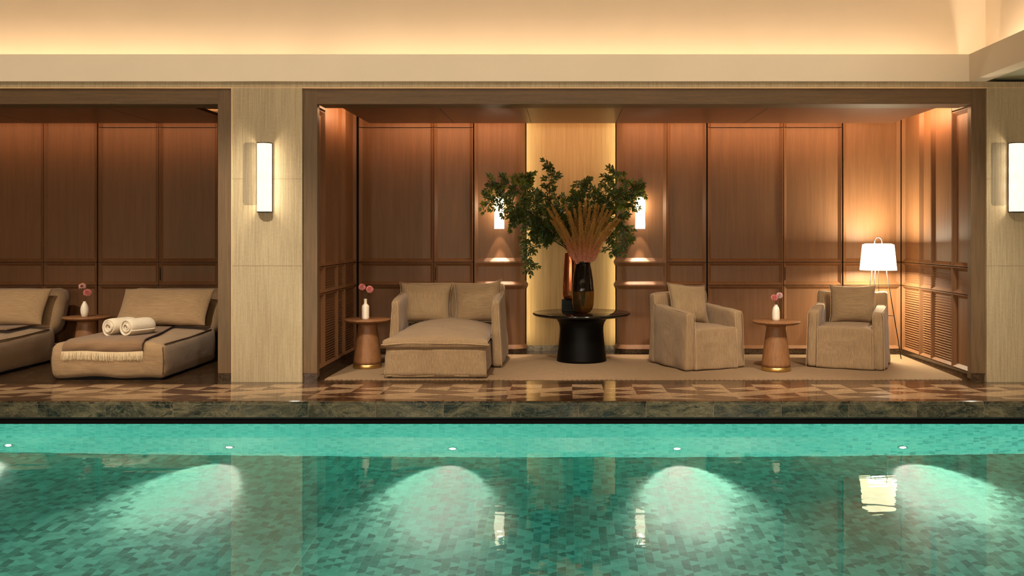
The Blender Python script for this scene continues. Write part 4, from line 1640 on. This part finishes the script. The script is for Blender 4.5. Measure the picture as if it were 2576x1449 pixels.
for k, (px, py, dy) in enumerate(tips):
    base = VF_ + Vector(((px - 1466) / 95 * .045, dy * .25, .50))
    tip = at(px, py, 10.78 + dy)
    e = empty('foxtail_lily', base, label='tall orange pink foxtail spike rising from the smoked glass vase', cat='flower', group='foxtail lilies in the smoked glass vase')
    d = tip - base
    L = d.length
    side = Vector((d.x, d.y, 0))
    def cur(t): return d * t + side * (-.16 * math.sin(PI * t) * .6)
    bm = bmesh.new()
    tube(bm, [cur(t) if t >= 0 else Vector((-(base.x - VF_.x) * .7, -dy * .2, -.42)) for t in (-1, 0, .15, .3, .6, .97)], [.004, .004, .004, .0035, .003, .0015], 5)
    obj('stem', bm, 'stem', e, smooth=True)
    bm = bmesh.new()
    N = 1300
    t0 = .20 + rnd.uniform(-.05, .04)
    for i in range(N):
        t = t0 + (1 - t0) * (i / N)
        p = cur(t)
        a = (cur(min(1, t + .02)) - cur(t - .02)).normalized()
        x = a.cross(Vector((0, 1, 0))).normalized(); y = a.cross(x)
        w = (t - t0) / (1 - t0)
        R = (.040 if w < .25 else .040 - .028 * ((w - .25) / .75) ** 1.2) * min(1, .45 + w * 8)
        ph = i * 2.399963 + rnd.uniform(-.4, .4)
        o_ = (x * math.cos(ph) + y * math.sin(ph))
        r = R * (rnd.random() ** .6) * 1.08
        c = p + o_ * r + a * rnd.uniform(-.004, .004)
        s = (.0068 if w < .3 else .0048) * rnd.uniform(.7, 1.2)
        q = [bm.verts.new(c + o_ * s + a * s * .6), bm.verts.new(c + (a * s)), bm.verts.new(c - o_ * s * .8), bm.verts.new(c - a * s * .4 + a.cross(o_) * s), bm.verts.new(c - a.cross(o_) * s)]
        for f in ((0, 1, 3), (1, 2, 3), (0, 4, 1), (1, 4, 2), (0, 3, 4)):
            bm.faces.new([q[z] for z in f])
        if i % 3 == 0:
            w3 = a.cross(o_) * .0006
            v = [bm.verts.new(p - w3), bm.verts.new(p + w3), bm.verts.new(c)]
            bm.faces.new(v)
    obj('bloom', bm, lil, e)

# leafy branches
rb = random.Random(5)


def leaf(bm, p, d, up, L, W):
    d = d.normalized()
    s = d.cross(up)
    if s.length < .05: s = d.cross(Vector((1, 0, 0)))
    s.normalize()
    n = s.cross(d)
    droop = n * (-.12 * L)
    st = p + d * L * .12
    pts = [(p, p), None]
    rows = []
    for t, w in ((.10, .10), (.30, .78), (.52, 1.0), (.78, .60), (1.0, .02)):
        c = p + d * (L * t) + droop * t * t
        a = bm.verts.new(c + s * W * w / 2 + n * W * .16 * w)
        m_ = bm.verts.new(c)
        b = bm.verts.new(c - s * W * w / 2 + n * W * .16 * w)
        rows.append((a, m_, b))
    for q, r in zip(rows, rows[1:]):
        bm.faces.new((q[0], q[1], r[1], r[0]))
        bm.faces.new((q[1], q[2], r[2], r[1]))
    v0 = bm.verts.new(p)
    bm.faces.new((v0, rows[0][1], rows[0][0]))
    bm.faces.new((v0, rows[0][2], rows[0][1]))


def branch(pts, label, twigs, tl, dens=1.0, first=.35, lsz=1.0):
    P = [at(x, y, D) for x, y, D in pts]
    base = Vector((VB.x, VB.y, TZ + .136 + .55)) + Vector((rb.uniform(-.03, .03), rb.uniform(-.03, .03), 0))
    P = [base - Vector((0, 0, .35))] + [base] + P
    e = empty('leafy_branch', base, label=label, cat='branch', group='leafy branches in the copper vase')
    # smooth the main stem (Catmull-Rom)
    Q = []
    for i in range(len(P) - 1):
        p0, p1, p2, p3 = P[max(i - 1, 0)], P[i], P[i + 1], P[min(i + 2, len(P) - 1)]
        for k in range(7):
            t = k / 7
            Q.append(.5 * ((2 * p1) + (p2 - p0) * t + (2 * p0 - 5 * p1 + 4 * p2 - p3) * t * t + (3 * p1 - p0 - 3 * p2 + p3) * t ** 3))
    Q.append(P[-1])
    sb, lb = bmesh.new(), bmesh.new()
    n = len(Q)
    tube(sb, [q - base for q in Q], [.0065 * (1 - .78 * i / n) for i in range(n)], 6)
    def clampy(p):
        p = p.copy()
        lim = DB - .045 if (p.x < -.42 or p.x > .55) else DB + .22
        p.y = min(p.y, lim)
        if p.z < 2.12 and abs(p.x + .93) > .0:
            pass
        return p
    def run(A, d, L, depth):
        """one twig with leaves in loose pairs and a bunch at the tip"""
        k = max(4, int(L / .024 * dens))
        pts = []
        for i in range(k + 1):
            t = i / k
            pts.append(A + d * (L * t) + Vector((0, 0, -.14 * L * t * t)))
        pts = [clampy(p) for p in pts]
        tube(sb, [p - base for p in pts[::max(1, k // 3)] + [pts[-1]]], [.0024] * (len(pts[::max(1, k // 3)])) + [.001], 4)
        for i in range(1, k + 1):
            for s in (0, 1):
                if rb.random() < .06: continue
                dd = (pts[i] - pts[i - 1]).normalized()
                sd = dd.cross(Vector((rb.uniform(-.6, .6), -1, rb.uniform(-.6, .6)))).normalized() * (1 if s else -1)
                ld = (dd * rb.uniform(.5, 1.1) + sd * rb.uniform(.5, 1) + Vector((0, rb.uniform(-.6, .4), rb.uniform(-.35, .25))))
                Ls = rb.uniform(.040, .066) * lsz
                leaf(lb, clampy(pts[i]) - base, ld, Vector((rb.uniform(-.5, .5), -1, rb.uniform(-.2, .9))), Ls, Ls * rb.uniform(.34, .44))
        leaf(lb, pts[-1] - base, pts[-1] - pts[-2], Vector((0, -1, .4)), .065 * lsz, .028 * lsz)
    twigs = int(twigs * 2.0)
    for j in range(twigs):
        t = first + (1 - first) * (j + rb.random() * .7) / twigs
        i = min(n - 2, int(t * (n - 1)))
        A = Q[i]
        d0 = (Q[i + 1] - Q[i]).normalized()
        sd = Vector((rb.uniform(-1, 1), rb.uniform(-.9, .7), rb.uniform(-1, 1)))
        sd = (sd - d0 * sd.dot(d0)).normalized()
        d = (d0 * rb.uniform(.35, .9) + sd).normalized()
        run(A, d, tl * rb.uniform(.5, 1.3) * (1.1 - .45 * t), 1)
    i = int(n * .78)
    run(Q[i], (Q[-1] - Q[i]).normalized(), (Q[-1] - Q[i]).length, 1)
    obj('stem', sb, 'bark', e, smooth=True, label='dark woody stem')
    lo = obj('foliage', lb, 'leaf', e)
    lo['kind'] = 'stuff'
    lo['label'] = 'glossy green leaves'
    return e


D_ = 11.0
B_ = 'leafy green branch '
branch([(1400, 590, D_), (1335, 535, D_ - .05), (1275, 518, D_ - .08), (1216, 502, 11.05)], B_ + 'reaching farthest left past the wall lamp', 24, .19, first=.38)
branch([(1398, 592, D_), (1350, 520, D_ - .15), (1300, 475, D_ - .15), (1243, 458, D_ - .05)], B_ + 'spreading to the upper left', 26, .20, first=.36)
branch([(1405, 580, D_), (1375, 520, D_ + .1), (1330, 470, D_ + .15), (1318, 446, D_ + .15)], B_ + 'standing up left of the tallest sprig', 20, .17, first=.40)
branch([(1408, 570, D_), (1385, 505, D_), (1381, 455, D_), (1383, 412, D_)], B_ + 'with the tallest sprig of the bunch', 15, .15, first=.42)
branch([(1398, 600, D_), (1355, 565, D_ - .1), (1330, 600, D_ - .1), (1334, 678, D_ - .05)], B_ + 'hanging down at the left', 22, .14, first=.42)
branch([(1392, 600, D_), (1362, 560, D_ - .2), (1322, 545, D_ - .3), (1290, 550, D_ - .3)], B_ + 'filling the lower left front', 24, .17, first=.38)
branch([(1425, 590, D_), (1452, 535, D_ + .05), (1470, 490, D_ + .05), (1470, 455, D_ + .05)], B_ + 'standing upright in the centre', 17, .15, first=.42)
branch([(1440, 585, D_), (1490, 530, D_ + .12), (1525, 475, D_ + .15), (1546, 434, D_ + .1)], B_ + 'spreading to the upper right', 24, .19, first=.38)
branch([(1440, 590, D_), (1510, 530, D_), (1565, 485, D_), (1612, 468, 11.10)], B_ + 'reaching farthest right to the wall lamp', 26, .18, first=.38)
branch([(1450, 585, D_), (1525, 545, D_), (1566, 560, D_ - .05), (1573, 628, D_ - .05)], B_ + 'hanging down at the right', 20, .14, first=.42)
branch([(1440, 580, D_), (1500, 520, D_ + .15), (1555, 505, D_ + .2), (1590, 520, D_ + .1)], B_ + 'behind the pink spikes at the right', 24, .18, first=.36)
branch([(1450, 590, D_ + .05), (1510, 560, D_ + .1), (1538, 585, D_ + .1), (1537, 632, D_ + .1)], B_ + 'drooping behind the pink spikes', 13, .11, first=.5)
branch([(1415, 560, D_ + .1), (1420, 520, D_ + .15), (1440, 500, D_ + .2), (1452, 485, D_ + .2)], B_ + 'low in the middle between both halves', 15, .13, first=.42)
branch([(1400, 610, D_ - .05), (1388, 590, D_ - .05), (1378, 590, D_ - .05), (1376, 612, D_ - .05)], B_ + 'with the small sprig hanging beside the vase', 3, .05, first=.8)

# ================================================================== ADDED HALL LIGHTS, CAMERA, WORLD
for X in (-8.4, -6.0, -3.6, -1.2, 1.2, 3.4):  # unseen ceiling spots added to brighten furniture and deck
    e = empty('fill_downlight', (X, 6.5, 4.449), label='added ceiling spot over the pool edge, out of view', cat='ceiling light', group='added fill spots in the pool hall ceiling')
    bm = bmesh.new()
    lathe(bm, [(.045, 0), (.06, -.004), (.06, 0), (.045, .0)], 24, cap=False)
    obj('trim_ring', bm, 'steel', e)
    spot('hall_fill_spot', (X, 6.5, 4.42), (0, math.tan(math.radians(37)), -1), 880, (1, .88, .72), 46, .9, .06)

o = area('ceiling_fill', (-3.2, 8.3, 4.43), (0, 0, 0), 13.5, .05, 37, (1, .86, .66), 80)  # unseen strip added to lift fascia, frames and columns
o.rotation_euler = Vector((0, math.cos(math.radians(60)), -math.sin(math.radians(60)))).to_track_quat('-Z', 'Y').to_euler()
struct('ceiling_fill_slot', boxbm(-10, 3.6, 8.26, 8.34, 4.436, 4.45), 'steel')  # made-up housing for the added strip
for X in (-6.5, -3.1, .2, 3.4):                  # unseen lamps added behind the camera for light from the front
    e = empty('wall_sconce', (X, -1.99, 2.1), label='added fill lamp on the wall behind the camera', cat='wall lamp', group='added fill lamps behind the camera')
    obj('shade', boxbm(-.0725, .0725, 0, .085, -.35, .35), 'alabaster', e)
    o = area('near_fill', (X, -1.88, 2.1), (PI / 2, 0, 0), .145, .7, 122, (1, .84, .66))
w = bpy.data.worlds.new('w'); S.world = w; w.use_nodes = True
w.node_tree.nodes['Background'].inputs[0].default_value = (.02, .02, .02, 1)
w.node_tree.nodes['Background'].inputs[1].default_value = .2
cam = bpy.data.cameras.new('camera')
co = bpy.data.objects.new('camera', cam); C.objects.link(co)
co.location = (0, 0, H); co.rotation_euler = (PI / 2, 0, 0)
cam.sensor_width = 36
cam.lens = F / 2576 * 36
cam.shift_x = (1288 - VX) / 2576
cam.shift_y = (VY - 724.5) / 2576
cam.clip_start = .05
S.camera = co
S.view_settings.view_transform = 'Standard'
S.view_settings.look = 'None'
S.view_settings.exposure = 0.0
S.view_settings.gamma = 1
S.view_settings.use_curve_mapping = False
cy = S.cycles
cy.use_denoising = True
cy.denoiser = 'OPENIMAGEDENOISE'
cy.denoising_input_passes = 'RGB_ALBEDO_NORMAL'
cy.max_bounces = 7
cy.diffuse_bounces = 3
cy.glossy_bounces = 3
cy.transmission_bounces = 6
cy.transparent_max_bounces = 8
cy.sample_clamp_indirect = 3
cy.caustics_reflective = False
cy.caustics_refractive = False
cy.use_adaptive_sampling = True
cy.adaptive_threshold = .03
